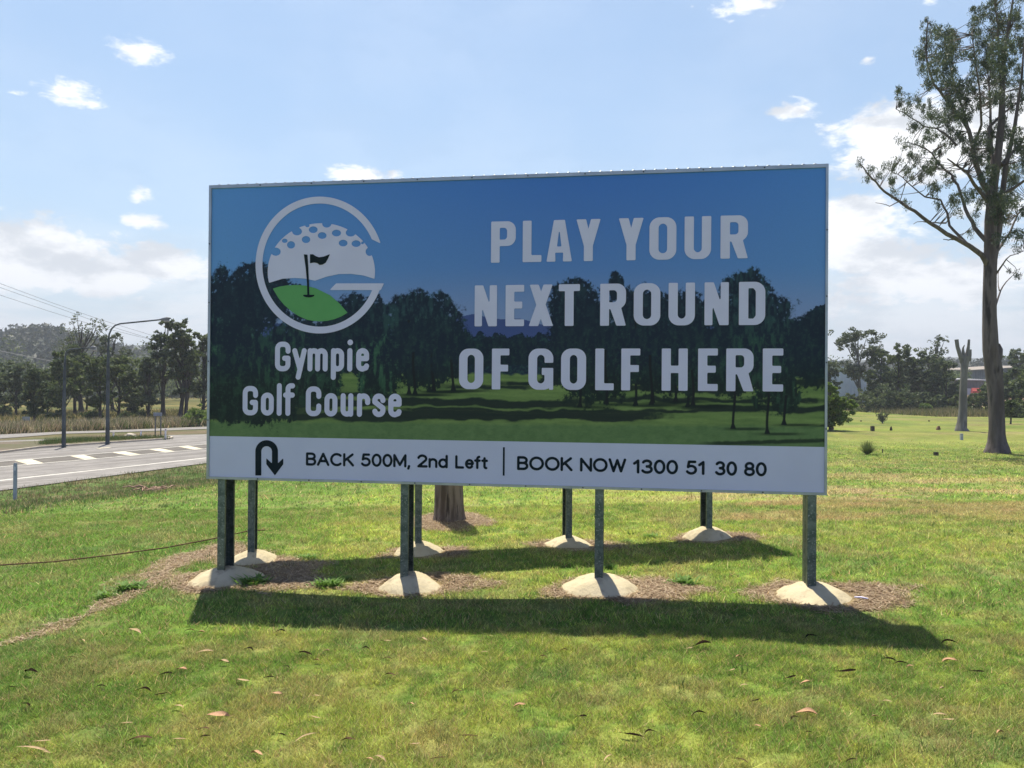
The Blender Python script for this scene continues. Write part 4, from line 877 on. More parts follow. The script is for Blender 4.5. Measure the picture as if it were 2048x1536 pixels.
def tree(name, label, cat, base, H, Wd, kind='round', fm='dark', seed=0, dens=1.0, leaf=.16, trunk=None, group=None, crown0=.3, bark=None, lean=0.0, rag=.5):
    rg = np.random.default_rng(seed * 13 + 5); root = empty(name, base, label, cat, group); tr = trunk or H * .022
    ztop = H * .86; bend = rg.normal(0, H * .015, 2)
    tp = lambda t: np.array([bend[0] * math.sin(t * 3) + lean * H * t, bend[1] * math.sin(t * 4), -.1 + (ztop + .1) * t])
    mb = MB(); N = 9
    mb.tube([tp(i / N) for i in range(N + 1)], [tr * (1.5 if i == 0 else 1) * (1 - .82 * i / N) + .01 for i in range(N + 1)], 7)
    K = {'round': 26, 'tall': 30, 'sparse': 34, 'cone': 26, 'clump': 20, 'bush': 14}[kind]; C = []; S = []
    for i in range(K):
        z = crown0 + (1 - crown0) * (rg.uniform(0, 1) if kind != 'cone' else rg.uniform(0, 1) ** 1.3); q = (z - crown0) / (1 - crown0)
        env = {'round': math.sin(math.pi * min(1, .16 + .76 * q)) ** .6, 'bush': math.sin(math.pi * min(1, .30 + .64 * q)) ** .6, 'tall': .55 + .45 * math.sin(math.pi * q) - .25 * q, 'sparse': (.35 + .65 * math.sin(math.pi * q * .95)), 'cone': max(.12, 1 - q * .9), 'clump': .5 + .5 * math.sin(math.pi * q)}[kind]
        a = rg.uniform(0, 6.283); rr = Wd / 2 * env * math.sqrt(rg.uniform(.05, 1)) * (1 - .25 * rg.uniform() * rag)
        cs = {'round': .17, 'tall': .15, 'sparse': .12, 'cone': .16, 'clump': .19, 'bush': .24}[kind] * Wd * rg.uniform(.7, 1.35)
        ax = tp(min(1, z))
        c = np.array([ax[0] + rr * math.cos(a), ax[1] + rr * math.sin(a), H * z - cs * .45]); C.append(c); S.append((cs, cs, cs * (.72 if kind != 'cone' else .9)))
        if kind in ('sparse', 'clump', 'tall') or i % 2 == 0:
            t0 = max(.12, min(.95, z - .15 - .25 * rr / Wd)); p0 = tp(t0); pm_ = (p0 * .45 + c * .55) + np.array([0, 0, -.04 * H * rg.uniform(0, 1)])
            mb.tube([p0, pm_, c], [tr * .38 * (1 - t0) + .02, tr * .2 + .012, .01], 5, False)
    mb.build('trunk', bark or bark_d, root)
    C = np.array(C); S = np.array(S); nl = {'round': 150, 'tall': 130, 'sparse': 48, 'cone': 150, 'clump': 170, 'bush': 160}[kind]
    # each clump is made of smaller sprays so that the outline breaks up and gaps stay open
    sub = 7; CC = np.repeat(C, sub, 0); SS = np.repeat(S, sub, 0); off = rg.normal(0, .55, CC.shape); CC = CC + off * SS
    V, Fc = leafcloud(rg, CC, max(3, int(nl * dens / sub)), SS * .42, leaf, .8)
    link('crown', npmesh('crown', V, Fc), fol[fm], root); return root
def ptree(name, label, cat, bx_, by_, ty, wpx, D=None, **k):
    p = G(bx_, by_) if D is None else at(bx_, by_, D); 
    if D is not None: p[2] = float(hgt(p[0], p[1])) if D < 260 else p[2]
    D_ = p[1]; top = at(bx_, ty, D_)[2]; return tree(name, label, cat, p, top - p[2], wpx / F * D_, **k)
gl_ = 'gum trees across the road'
LT = [('eucalyptus_tree', 'dark round tree at the far road-side end of the row across the road', 33, 834, 722, 74, dict(kind='round', fm='dark', crown0=.32, dens=1.2)),
      ('eucalyptus_tree', 'slim conical dark tree standing closest to the pale reeds', 68, 848, 738, 52, dict(kind='round', fm='dark', crown0=.22, dens=1.3)),
      ('eucalyptus_tree', 'lower grey green tree between the conical tree and the shorter lamp', 93, 837, 742, 50, dict(kind='round', fm='mid', crown0=.3)),
      ('eucalyptus_tree', 'bushy mid green tree behind the shorter street lamp', 127, 840, 702, 62, dict(kind='round', fm='mid', crown0=.25, dens=1.2)),
      ('eucalyptus_tree', 'thick trunked tree with a very dark crown between the two lamps', 150, 832, 688, 72, dict(kind='round', fm='dark', crown0=.38, dens=1.3)),
      ('eucalyptus_tree', 'tallest thin crowned tree with bare branches against the sky', 163, 828, 626, 108, dict(kind='sparse', fm='grey', crown0=.52, dens=.8, leaf=.13)),
      ('eucalyptus_tree', 'leaning multi limbed tree just road-side of the taller lamp', 200, 843, 712, 58, dict(kind='round', fm='mid', crown0=.3, dens=1.2)),
      ('eucalyptus_tree', 'broad bushy tree directly behind the taller street lamp', 236, 837, 708, 82, dict(kind='round', fm='mid', crown0=.24, dens=1.35)),
      ('eucalyptus_tree', 'tall tree with pale open top rising behind the broad bushy one', 226, 826, 662, 84, dict(kind='sparse', fm='grey', crown0=.45, dens=1.5)),
      ('eucalyptus_tree', 'hazy slender tree in front of the gap to the far ridge', 296, 839, 716, 46, dict(kind='tall', fm='dark', crown0=.3)),
      ('eucalyptus_tree', 'tall clumpy gum whose top reaches the lamp head', 326, 836, 636, 56, dict(kind='clump', fm='dark', crown0=.42, dens=1.0)),
      ('eucalyptus_tree', 'tall dense tree second from the billboard edge', 359, 839, 642, 64, dict(kind='tall', fm='dark', crown0=.30, dens=1.4)),
      ('eucalyptus_tree', 'pale trunked gum with forked trunk near the billboard edge', 371, 839, 668, 56, dict(kind='tall', fm='mid', crown0=.34, dens=1.2)),
      ('eucalyptus_tree', 'dense dark tree partly cut off by the billboard edge', 405, 834, 660, 76, dict(kind='round', fm='dark', crown0=.25, dens=1.3)),
      ('eucalyptus_tree', 'tree mostly hidden behind the road-side end of the billboard', 470, 834, 650, 90, dict(kind='round', fm='dark', crown0=.25)),
      ('eucalyptus_tree', 'small dark tree filling the gap below the ridge', 270, 832, 740, 60, dict(kind='round', fm='dark', crown0=.2, dens=1.1)),
      ('eucalyptus_tree', 'small background tree with a lone trunk between the two lamps', 172, 826, 735, 60, dict(kind='round', fm='dark', crown0=.35)),
      ('eucalyptus_tree', 'dark tree cut by the edge of the view beside the road', -14, 833, 722, 70, dict(kind='round', fm='dark', crown0=.3, dens=1.2))]
for i, (nm, lb, x, y, ty, wp, k) in enumerate(LT): ptree(nm, lb, 'tree', x, y, ty, wp, seed=i + 1, group=gl_, **k)
SH = [(5, 836, 812, 34, 'round dark shrub below the first dark tree'), (187, 842, 820, 30, 'dark shrub under the leaning tree'), (280, 838, 820, 34, 'low dark shrub between lamp and sign posts'), (395, 852, 816, 46, 'rounded fresh green shrub beside the billboard edge'), (345, 850, 834, 22, 'little green shrub at the fence below the forked gum'), (112, 842, 822, 34, 'low shrub left of the thick trunked tree'), (250, 842, 826, 26, 'low olive shrub right of the taller lamp')]
for i, (x, y, ty, wp, lb) in enumerate(SH): ptree('shrub', lb, 'shrub', x, y, ty, wp, seed=50 + i, kind='bush', fm='fresh' if i in (3, 4) else 'mid', crown0=.05, leaf=.12, group='shrubs in the paddock')

# right hand side
gr_ = 'trees beyond the fairway'
RTs = [('eucalyptus_tree', 'tall rounded gum standing in front of the grey shed', 1722, 808, 655, 92, 88, dict(kind='clump', fm='grey', crown0=.45, dens=1.5, bark=bark_p, lean=-.03)),
       ('eucalyptus_tree', 'dense dark tree right of the grey shed', 1762, 812, 694, 62, 86, dict(kind='round', fm='mid', crown0=.12, dens=1.5)),
       ('eucalyptus_tree', 'broad domed tree in the middle of the dark thicket', 1795, 814, 690, 74, 88, dict(kind='round', fm='mid', crown0=.12, dens=1.5)),
       ('eucalyptus_tree', 'dark tree below the domed tree toward the cut trunk', 1828, 814, 702, 56, 88, dict(kind='round', fm='dark', crown0=.12, dens=1.4)),
       ('eucalyptus_tree', 'airy light crowned tree rising above the thicket', 1872, 812, 668, 66, 92, dict(kind='sparse', fm='grey', crown0=.5, dens=1.4, leaf=.14)),
       ('eucalyptus_tree', 'dark bushy tree below the airy crown', 1856, 815, 712, 66, 86, dict(kind='round', fm='dark', crown0=.1, dens=1.5)),
       ('eucalyptus_tree', 'dark tree just behind the cut trunk', 1893, 815, 716, 60, 86, dict(kind='round', fm='dark', crown0=.15, dens=1.3)),
       ('eucalyptus_tree', 'dark tree at the edge of the billboard before the shed', 1655, 806, 722, 44, 84, dict(kind='round', fm='dark', crown0=.3, dens=1.3)),
       ('eucalyptus_tree', 'leafy tree far right behind the big gum', 2040, 822, 700, 50, 100, dict(kind='clump', fm='dark', crown0=.4, dens=1.2)),
       ('eucalyptus_tree', 'dark tree beside the low roofs right of the big trunk', 2025, 832, 738, 60, 74, dict(kind='round', fm='dark', crown0=.15, dens=1.4)),
       ('eucalyptus_tree', 'low spreading tree at the edge of view beyond the big gum', 2075, 838, 736, 90, 70, dict(kind='round', fm='mid', crown0=.15, dens=1.4))]
for i, (nm, lb, x, y, ty, wp, D, k) in enumerate(RTs): ptree(nm, lb, 'tree', x, y, ty, wp, D=D, seed=80 + i, group=gr_, **k)
for i, (x, y, ty, wp, D, fm_, lb) in enumerate([(1755, 815, 770, 70, 80, 'dark', 'low dark shrub in front of the shed-side trees'), (1800, 816, 775, 70, 79, 'dark', 'largest dark shrub at the fairway edge'), (1850, 818, 782, 50, 80, 'dark', 'dark shrub below the airy tree'), (1851, 822, 808, 22, 76, 'fresh', 'small grey green bush in the tall grass'), (1912, 820, 790, 40, 80, 'mid', 'bush left of the cut trunk base'), (1948, 822, 786, 36, 80, 'mid', 'bush between the cut trunk and the big gum'), (1980, 828, 770, 46, 78, 'mid', 'bush behind the big gum trunk'), (2032, 838, 806, 34, 66, 'mid', 'brownish bush right of the big gum'), (1705, 806, 786, 34, 85, 'mid', 'shrub at the foot of the grey shed')]):
    ptree('shrub', lb, 'shrub', x, y, ty, wp, D=D, seed=120 + i, kind='bush', fm=fm_, crown0=.04, leaf=.16, dens=1.3, group='shrubs along the fairway edge')
ptree('tree', 'small round light green tree beside the golf-side edge of the billboard', 'tree', 1660, 861, 768, 76, seed=203, kind='round', fm='fresh', crown0=.22, dens=2.6, leaf=.10, trunk=.07)
ptree('tree', 'small nearly bare bonsai-like tree alone on the fairway', 'tree', 1765, 847, 824, 27, seed=201, kind='sparse', fm='grey', crown0=.35, dens=.5, leaf=.05, trunk=.035, bark=bark_p)
ptree('tree', 'young thin tree right of the big gum trunk', 'tree', 2021, 848, 800, 26, seed=202, kind='round', fm='mid', crown0=.4, dens=.8, leaf=.09, trunk=.05)
# grass tussock
p = G(1735, 909); n = 420; rg = np.random.default_rng(5); a = rg.uniform(0, 6.283, n); tl = rg.uniform(.1, 1.35, n) * .75; L = rg.uniform(.28, .50, n) * 1.05; V = np.empty((n, 4, 3)); ww = .008
for j, (t, w_) in enumerate(((0, 1), (0, -1), (1, -.2), (1, .2))):
    V[:, j] = np.stack([np.cos(a) * (np.sin(tl) * L * t + .04) - np.sin(a) * ww * w_, np.sin(a) * (np.sin(tl) * L * t + .04) + np.cos(a) * ww * w_, np.cos(tl) * L * t], 1)
o = link('grass_tussock', npmesh('grass_tussock', V.reshape(-1, 3), np.arange(n * 4).reshape(-1, 4)), fol['mid']); o.location = tuple(map(float, p)); tag(o, 'dark green spiky grass tussock on the fairway right of the billboard', 'grass tussock')

# ------------------------------------------------------------------ the big gum tree
BD = G(1995, 906)[1]; SC = BD / F
broot = empty('gum_tree', G(1995, 906), 'very tall gum with thick grey trunk rising past the top of the view', 'tree')
b0 = np.array(broot.location)
rg = np.random.default_rng(77)
def bp(x, y, dep=0.0): return at(x, y, BD + dep) - b0
mb = MB()
# trunk: two fused stems with a flared foot
def jit(i, k): return 1 + .05 * math.sin(k * 2.1 + i * .7) + .04 * math.sin(k * 5 + i)
mb.tube([bp(1995, 918), bp(1995, 905), bp(1995, 896), bp(1994, 882), bp(1993, 860), bp(1992, 820), bp(1990, 780), bp(1986, 740), bp(1981, 700), bp(1979, 660), bp(1979, 600), bp(1980, 540), bp(1981, 490), bp(1982, 440), bp(1986, 380), bp(1996, 310), bp(2003, 240), bp(2004, 190), bp(2008, 110), bp(2020, 40), bp(2030, -30)],
        [q * SC for q in (25, 24, 20, 16, 14, 13, 13, 14, 14, 12.5, 12, 11.5, 11.5, 11, 8.5, 7, 6.5, 5, 3.5, 2.5, 1.2)], 16, jit=jit)
mb.tube([bp(2004, 880, -.1), bp(2000, 800, -.14), bp(1996, 740, -.16), bp(1987, 690, -.16), bp(1983, 600, -.12), bp(1986, 520, -.1), bp(1997, 460), bp(2003, 400), bp(2012, 330), bp(2030, 250), bp(2044, 150), bp(2050, 60)], [q * SC for q in (7, 7.5, 8.5, 9, 7.5, 7.5, 6.5, 5.5, 4.5, 3.5, 2.2, 1)], 12, jit=jit)
mb.tube([bp(1992, 730, -.12), bp(1997, 712, -.16), bp(1999, 698, -.16), bp(1998, 688, -.1)], [q * SC for q in (7, 7.5, 6, 2)], 9)
limbs = [([(1975, 530), (1962, 512), (1938, 492), (1893, 467), (1860, 446), (1830, 421), (1800, 403), (1770, 384), (1752, 365), (1735, 347), (1722, 328)], 6.5, 1.0, -1.0),
         ([(1938, 492), (1915, 470), (1899, 452), (1894, 425), (1882, 400), (1850, 391), (1825, 372), (1805, 355), (1782, 345)], 3.6, .7, .6),
         ([(1893, 445), (1870, 445), (1845, 443), (1826, 446)], 1.8, .5, -.3), ([(1800, 403), (1780, 412), (1765, 408), (1750, 405)], 1.3, .4, -.8), ([(1908, 479), (1897, 480), (1886, 480)], 1.6, .7, 0),
         ([(1972, 482), (1950, 455), (1937, 432), (1926, 400), (1915, 370), (1903, 350), (1880, 330), (1862, 305), (1838, 292), (1815, 284)], 5.0, .8, 1.0),
         ([(1976, 400), (1950, 370), (1935, 345), (1912, 330), (1895, 318)], 4.5, 1.2, -1.2),
         ([(1984, 390), (1965, 365), (1952, 330), (1947, 293), (1937, 262), (1912, 223), (1888, 195), (1869, 168), (1857, 133), (1851, 98), (1853, 64), (1856, 42)], 6.5, .9, -.5),
         ([(1912, 290), (1888, 266), (1873, 256), (1849, 252), (1828, 240), (1808, 225), (1791, 217)], 2.6, .6, .4), ([(1937, 262), (1920, 200), (1905, 150), (1895, 105), (1888, 70)], 3, .8, 1.2),
         ([(1947, 293), (1962, 250), (1961, 215), (1957, 166), (1950, 120), (1944, 70)], 3.2, .8, -1.3), ([(1985, 330), (1982, 260), (1980, 215), (1977, 166), (1985, 110), (1988, 40)], 3.8, .8, 1.4),
         ([(1978, 300), (1978, 252), (1994, 238), (2010, 223), (2023, 215), (2047, 201), (2090, 170), (2120, 130)], 4, .8, .8), ([(2004, 200), (1998, 110), (1994, 49), (1992, 12)], 3, .7, -.6),
         ([(1998, 400), (2001, 390), (2023, 377), (2048, 362), (2090, 335), (2140, 290), (2170, 240)], 5, 1.0, -1.0), ([(2003, 330), (2040, 290), (2080, 230), (2110, 150)], 4, .9, 1.4),
         ([(1986, 515), (2003, 489), (2020, 466), (2034, 430), (2060, 398), (2110, 360)], 3.6, .9, 1.0), ([(1990, 550), (2006, 529), (2022, 512), (2050, 500)], 2.2, .6, -.8), ([(2020, 466), (2040, 462), (2062, 452)], 1.5, .4, 0),
         ([(1992, 612), (2001, 581), (2012, 564), (2025, 551), (2041, 550)], 2.0, .5, .6), ([(1915, 470), (1940, 460), (1960, 452)], 1, .4, .5), ([(1999, 581), (1996, 560), (2000, 535)], 1.2, .5, .6)]
LP = []
for pts, r0, r1, dep in limbs:
    n = len(pts); P = []
    for i, (x, y) in enumerate(pts):
        q = i / (n - 1); P.append(bp(x + rg.normal(0, .8), y + rg.normal(0, .8), dep * q * 1.6))
    # refine
    Q = []
    for a, c_ in zip(P[:-1], P[1:]):
        for s in (0, .5): Q.append(a + (c_ - a) * s + (rg.normal(0, 1.0 * SC, 3) if s else 0))
    Q.append(P[-1]); m = len(Q); mb.tube(Q, [lerp(r0, r1, (i / (m - 1)) ** .7) * SC for i in range(m)], 7); LP += Q
    for q in Q[::2]: pass
for y in np.linspace(470, 60, 24): LP.append(bp(lerp(1982, 2020, (470 - y) / 410), y))
LP = np.array(LP)
CL = [(1855, 55, 14, 18), (1852, 95, 16, 24), (1885, 72, 20, 20), (1905, 95, 18, 28), (1890, 138, 22, 30), (1860, 150, 18, 26), (1843, 125, 8, 14), (1905, 175, 24, 24), (1928, 110, 10, 10), (1880, 110, 16, 18),
      (1955, 30, 18, 20), (1948, 60, 14, 18), (1990, 15, 22, 20), (2032, 20, 14, 22), (2042, 70, 15, 36), (1970, 85, 22, 30), (2005, 110, 26, 36), (1945, 105, 14, 14), (1985, 150, 26, 30), (2030, 150, 22, 34), (1945, 160, 16, 22), (1932, 185, 14, 16), (1990, 195, 20, 18), (2030, 205, 20, 22), (1960, 190, 14, 16), (2000, 60, 22, 26), (1965, 130, 18, 20), (1995, -20, 26, 20), (2040, -25, 22, 22),
      (1803, 183, 8, 9), (1802, 203, 9, 10), (1826, 200, 12, 12), (1813, 223, 10, 9), (1850, 213, 16, 15), (1872, 238, 18, 15), (1835, 248, 14, 9), (1802, 280, 10, 5), (1822, 292, 16, 7), (1860, 277, 16, 15), (1897, 230, 16, 22), (1902, 275, 20, 20), (1925, 240, 16, 20), (1925, 290, 16, 20), (1900, 205, 18, 16), (1940, 215, 16, 16), (1880, 300, 14, 14),
      (1722, 328, 6, 11), (1741, 343, 9, 8), (1735, 358, 7, 6), (1778, 333, 13, 11), (1785, 362, 10, 11), (1810, 343, 11, 12), (1828, 320, 13, 20), (1852, 348, 14, 18), (1790, 388, 7, 11), (1812, 408, 6, 8), (1870, 332, 14, 16), (1866, 378, 14, 14), (1895, 358, 14, 18), (1880, 408, 10, 11), (1912, 398, 14, 13), (1918, 428, 9, 8), (1940, 392, 13, 16), (1950, 438, 8, 10), (1938, 463, 6, 6), (1800, 320, 8, 8), (1760, 352, 5, 6), (1845, 300, 10, 8), (1830, 350, 10, 10),
      (1960, 300, 24, 30), (1992, 258, 24, 28), (2000, 322, 28, 32), (2032, 280, 20, 30), (1975, 352, 20, 26), (1995, 415, 22, 34), (1988, 450, 16, 16), (2030, 350, 20, 28), (2022, 405, 18, 18), (1970, 390, 16, 22), (2012, 440, 12, 14),
      (2032, 468, 13, 11), (2010, 478, 7, 8), (2034, 500, 8, 8), (2022, 542, 8, 5), (2036, 549, 7, 6), (2045, 470, 10, 8), (1995, 480, 8, 12), (2040, 430, 10, 10), (1990, 505, 7, 8)]
for k in range(30): CL.append((rg.uniform(2060, 2200), rg.uniform(-20, 430), rg.uniform(14, 26), rg.uniform(14, 28)))
CL += [(x + rg.normal(0, rx * .8), y + rg.normal(0, ry * .8), rx * .6, ry * .6) for x, y, rx, ry in list(CL) if rx > 13 and rg.uniform() < .6]
Cs = []; Ss = []; Ns = []; tw = MB()
for (x, y, rx, ry) in CL:
    area_ = rx * ry; k = max(3, int(area_ / 17)); dep = rg.normal(0, 1) * min(60, 20 + abs(rx)) * .055
    for j in range(k):
        a = rg.uniform(0, 6.283); q = math.sqrt(rg.uniform(0, 1)); c_ = bp(x + rx * q * math.cos(a), y + ry * q * math.sin(a), dep + rg.normal(0, rx * SC * .8))
        Cs.append(c_); s = rg.uniform(4.5, 11.5) * SC; Ss.append((s * .9, s * .9, s * 1.25)); Ns.append(int(rg.uniform(22, 58)))
        if rg.uniform() < .62:
            i = int(np.argmin(np.sum((LP - c_) ** 2, 1) + np.where(LP[:, 2] > c_[2], .25, 0))); a0 = LP[i]
            if np.linalg.norm(a0 - c_) < 60 * SC:
                mid = a0 * .5 + c_ * .5 + rg.normal(0, 1.6 * SC, 3) - np.array([0, 0, 1.5 * SC]); tw.tube([a0, mid, c_], [.9 * SC, .6 * SC, .3 * SC], 4, False)
mb.add(tw.v, tw.f, True); mb.build('trunk', bark_s, broot)
V, Fc = leafcloud(rg, np.array(Cs), Ns, np.array(Ss), .054, .40, droop=1.3)
link('crown', npmesh('crown', V, Fc), fol['gum'], broot)
# ------------------------------------------------------------------ lopped trunk, stump behind sign
sp_ = G(1922, 862); D2 = sp_[1]; k_ = D2 / F
lo_ = empty('lopped_tree', sp_, 'tall pale lopped tree trunk with two sawn-off limbs', 'tree'); s0 = np.array(lo_.location)
def q2(x, y, d=0): return at(x, y, D2 + d) - s0
mb = MB(); mb.tube([q2(1923, 872), q2(1923, 862), q2(1923, 855), q2(1924, 845), q2(1926, 820), q2(1927, 780), q2(1928, 745), q2(1929, 725), q2(1931, 712)], [v * k_ for v in (14, 13, 10, 8.4, 7.6, 6.8, 6.4, 6.8, 6.8)], 14, jit=lambda i, k: 1 + .08 * math.sin(k * 2.3 + i * .9) + .07 * math.sin(k * 4.1 + i * 2.2))
mb.tube([q2(1927, 728), q2(1921, 712), q2(1915, 694), q2(1913, 679)], [v * k_ for v in (5, 4.2, 3.6, 3.7)], 9); mb.tube([q2(1934, 720), q2(1935, 706), q2(1937, 692), q2(1938, 679)], [v * k_ for v in (5, 4, 2.6, 2.2)], 9)
mb.tube([q2(1938, 722), q2(1940, 710), q2(1940.5, 699)], [v * k_ for v in (4, 3, 2.6)], 8); mb.tube([q2(1929, 715), q2(1926, 702), q2(1926, 696), q2(1929, 690)], [v * k_ for v in (3, 2.6, 1.8, .8)], 7)
mb.build('trunk', bark_p, lo_)
st = empty('dead_tree', STUMP, 'rough barked tree trunk standing right behind the billboard', 'tree'); s1 = np.array(st.location)
def q3(x, y): return at(x, y, STUMP[1]) - s1
kk = STUMP[1] / F
def jit2(i, k): return 1 + .07 * math.sin(k * 3 + i * .4) + .05 * (k % 2)
mb = MB(); mb.tube([q3(898, 1056), q3(898, 1040), q3(898, 1028), q3(898, 1010), q3(898, 970), q3(899, 900), q3(905, 750), q3(903, 600)], [v * kk for v in (34, 32, 29, 27.5, 26.5, 26, 24, 21)], 22, jit=jit2); mb.build('trunk', bark_r, st)
# low stumps, posts, tee markers on the fairway
wood = noisy('weathered_wood', (.05, .042, .036), (.11, .09, .075), 12, .95); wood_r = noisy('reddish_stump_wood', (.16, .09, .06), (.26, .15, .10), 10, .95); greyp = noisy('grey_post', (.30, .32, .36), (.42, .44, .47), 10, .7)
def stump(px, py, hpx, wpx, m, lab, seed):
    p = G(px, py); k = p[1] / F; rgs = random.Random(seed); mb = MB(); h = hpx * k; r = wpx * k / 2; o = empty('tree_stump', p, lab, 'tree stump', 'old stumps on the fairway')
    mb.tube([(0, 0, -.05), (0, 0, h * .35), (r * .1, 0, h * .8), (r * .15, 0, h)], [r * 1.25, r, r * .8, r * .62], 9, jit=lambda i, k_: 1 + .18 * math.sin(k_ * 2.3 + seed + i)); mb.build('wood', m, o); mb = MB(); mb.tube([(r * .9, 0, -.02), (r * 1.2, 0, h * .3), (r * 1.1, 0, h * .55)], [r * .3, r * .25, r * .1], 6); mb.build('root', m, o)
stump(1782, 861, 8, 4, wood, 'thin dark broken stump between the bin and the mound', 1); stump(1876.5, 860, 8, 7, wood_r, 'reddish low stump left of the lopped trunk', 2); stump(1663, 860, 11, 7, wood_r, 'reddish stump under the round green tree', 3)
def blk(name, px, py, wpx, hpx, m, lab, cat, cap=None):
    p = G(px, py); k = p[1] / F; o = empty(name, p, lab, cat); mb = MB(); a = wpx * k / 2; h = hpx * k
    mb.box(-a, a, -a, a, 0, h * .93); mb.box(-a * .8, a * .8, -a * .8, a * .8, h * .93 + .002, h); mb.build('body', m, o)
    mb = MB(); mb.box(-a * 1.12, a * 1.12, -a * 1.12, a * 1.12, h * .86, h * .90); mb.build('band', cap or m, o)
blk('rubbish_bin', 1745, 862, 6, 10, wood, 'dark square bin standing on the fairway beyond the tussock', 'bin'); blk('tee_marker', 1872, 911, 7, 7, wood, 'small black tee marker block left of the big gum', 'tee marker'); blk('marker_post', 1923, 880, 4.5, 13, greyp, 'short grey marker post below the lopped trunk', 'post')
blk('marker_post', 1765, 906, 1.6, 8, wood, 'thin dark peg beside the grass tussock', 'peg'); blk('tee_marker', 1722, 843, 2.5, 2.2, wood, 'tiny dark marker on the far fairway near the shed', 'tee marker'); blk('tee_marker', 1858, 843, 2.5, 2.4, wood, 'tiny dark marker on the far fairway near the tall grass', 'tee marker')

# ------------------------------------------------------------------ sheds beyond the fairway
cladg = noisy('grey_blue_cladding', (.40, .45, .50), (.48, .53, .57), .5, .6); roofw = noisy('pale_roof_sheet', (.40, .41, .41), (.50, .50, .50), .4, .5); cladd = noisy('dark_wall', (.10, .11, .12), (.16, .16, .16), .5, .8); roofb = noisy('brown_roof', (.22, .19, .16), (.30, .26, .22), .4, .7)
def shed(lab, xa, xb, yt, yb_, yt2, D, depth, wm, rm, zoff=0, wins=0, door=True):
    a = at(xa, yb_, D); b_ = at(xb, yb_, D); zt = at(xa, yt, D)[2]; zt2 = at(xb, yt2, D)[2]; z0 = min(float(hgt(a[0], a[1])), a[2]) - .2
    o = empty('shed', (a[0], D, z0), lab, 'shed', 'industrial sheds beyond the fairway'); Wd = b_[0] - a[0]; h1 = zt - z0; h2 = zt2 - z0; n = max(6, int(Wd / .5)); mb = MB(); vs = []
    for i in range(n * 2 + 1):
        t = i / (n * 2); vs += [(Wd * t, .04 * (i % 2), 0), (Wd * t, .04 * (i % 2), lerp(h1, h2, t))]
    mb.add(vs, [(i * 2, i * 2 + 2, i * 2 + 3, i * 2 + 1) for i in range(n * 2)]); mb.add([(0, 0, 0), (0, 0, h1), (0, depth, h1 + .4), (0, depth, 0)], [(0, 1, 2, 3)]); mb.add([(Wd, 0, 0), (Wd, 0, h2), (Wd, depth, h2 + .4), (Wd, depth, 0)], [(0, 1, 2, 3)]); mb.add([(0, depth, 0), (0, depth, h1 + .4), (Wd, depth, h2 + .4), (Wd, depth, 0)], [(0, 1, 2, 3)])
    mb.build('wall', wm, o); mb = MB(); e = .5
    mb.add([(-e, -e, h1 - .05), (Wd + e, -e, h2 - .05), (Wd + e, depth + e, h2 + .45), (-e, depth + e, h1 + .45), (-e, -e, h1 + .15), (Wd + e, -e, h2 + .15), (Wd + e, depth + e, h2 + .65), (-e, depth + e, h1 + .65)], [(0, 3, 2, 1), (4, 5, 6, 7), (0, 1, 5, 4), (1, 2, 6, 5), (2, 3, 7, 6), (3, 0, 4, 7)]); mb.build('roof', rm, o)
    if door: mb = MB(); mb.box(Wd * .4, Wd * .4 + min(4, Wd * .3), -.06, -.01, .2, min(h1, h2) * .7); mb.build('roller_door', rm if wm is cladd else cladd, o)
shed('large pale grey blue shed behind the tall rounded gum', 1662, 1733, 731, 800, 745, 125, 30, cladg, cladg, door=False); shed('long low shed with white roof edge behind the lopped trunk', 1908, 1968, 760, 812, 761, 128, 14, cladd, roofw); shed('far shed with a sloping brown roof high right of the big gum trunk', 1948, 2070, 741, 790, 733, 170, 16, cladd, roofb)
shed('small pale upper shed at the edge of the billboard', 1640, 1681, 722, 800, 724, 150, 10, roofw, roofw, door=False)
# red vehicle by the low shed
red = noisy('red_paint', (.30, .03, .025), (.38, .045, .035), 4, .4, spec=.5); blackm = noisy('tyre_rubber', (.02, .02, .02), (.04, .04, .04), 20, .8); glassm = noisy('dark_glass', (.03, .035, .04), (.05, .055, .06), 5, .15, spec=.6)
vp = at(1952, 790, 124); vp[2] = at(1951, 790, 124)[2]; car = empty('parked_car', vp, 'red vehicle parked before the white edged shed', 'car'); car.rotation_euler.z = R(65); car.scale = (.7, .7, .7); prof = [(-2.0, .35), (-2.0, .95), (-1.2, 1.05), (-.75, 1.6), (.9, 1.62), (1.6, 1.05), (2.05, .95), (2.05, .35)]; mb = MB(); n = len(prof)
mb.add([(x, -.85, z) for x, z in prof] + [(x, .85, z) for x, z in prof], [tuple(range(n)), tuple(range(n, 2 * n))[::-1]] + [(i, i + n, (i + 1) % n + n, (i + 1) % n) for i in range(n)]); mb.build('body', red, car)
mb = MB(); mb.add([(-1.05, -.86, 1.1), (-.68, -.86, 1.5), (.82, -.86, 1.52), (1.35, -.86, 1.1)], [(0, 1, 2, 3)]); mb.build('window', glassm, car)
for sx in (-1.25, 1.3): mb = MB(); mb.tube([(sx, -.9, .35), (sx, -.65, .35)], .34, 14); mb.build('wheel', blackm, car)
mb = MB(); c_ = at(1951, 793, 118); mb.add([(c_[0] - 9, 112, -.4), (c_[0] + 14, 112, -.4), (c_[0] + 16, 128, vp[2]), (c_[0] - 12, 128, vp[2]), (c_[0] - 12, 116, vp[2]), (c_[0] + 14, 116, vp[2])], [(0, 1, 5, 4), (4, 5, 2, 3)]); tag(mb.build('embankment', noisy('reddish_earth_bank', (.20, .13, .09), (.30, .20, .14), 1.2, .95, bump=.5)), kind='structure')

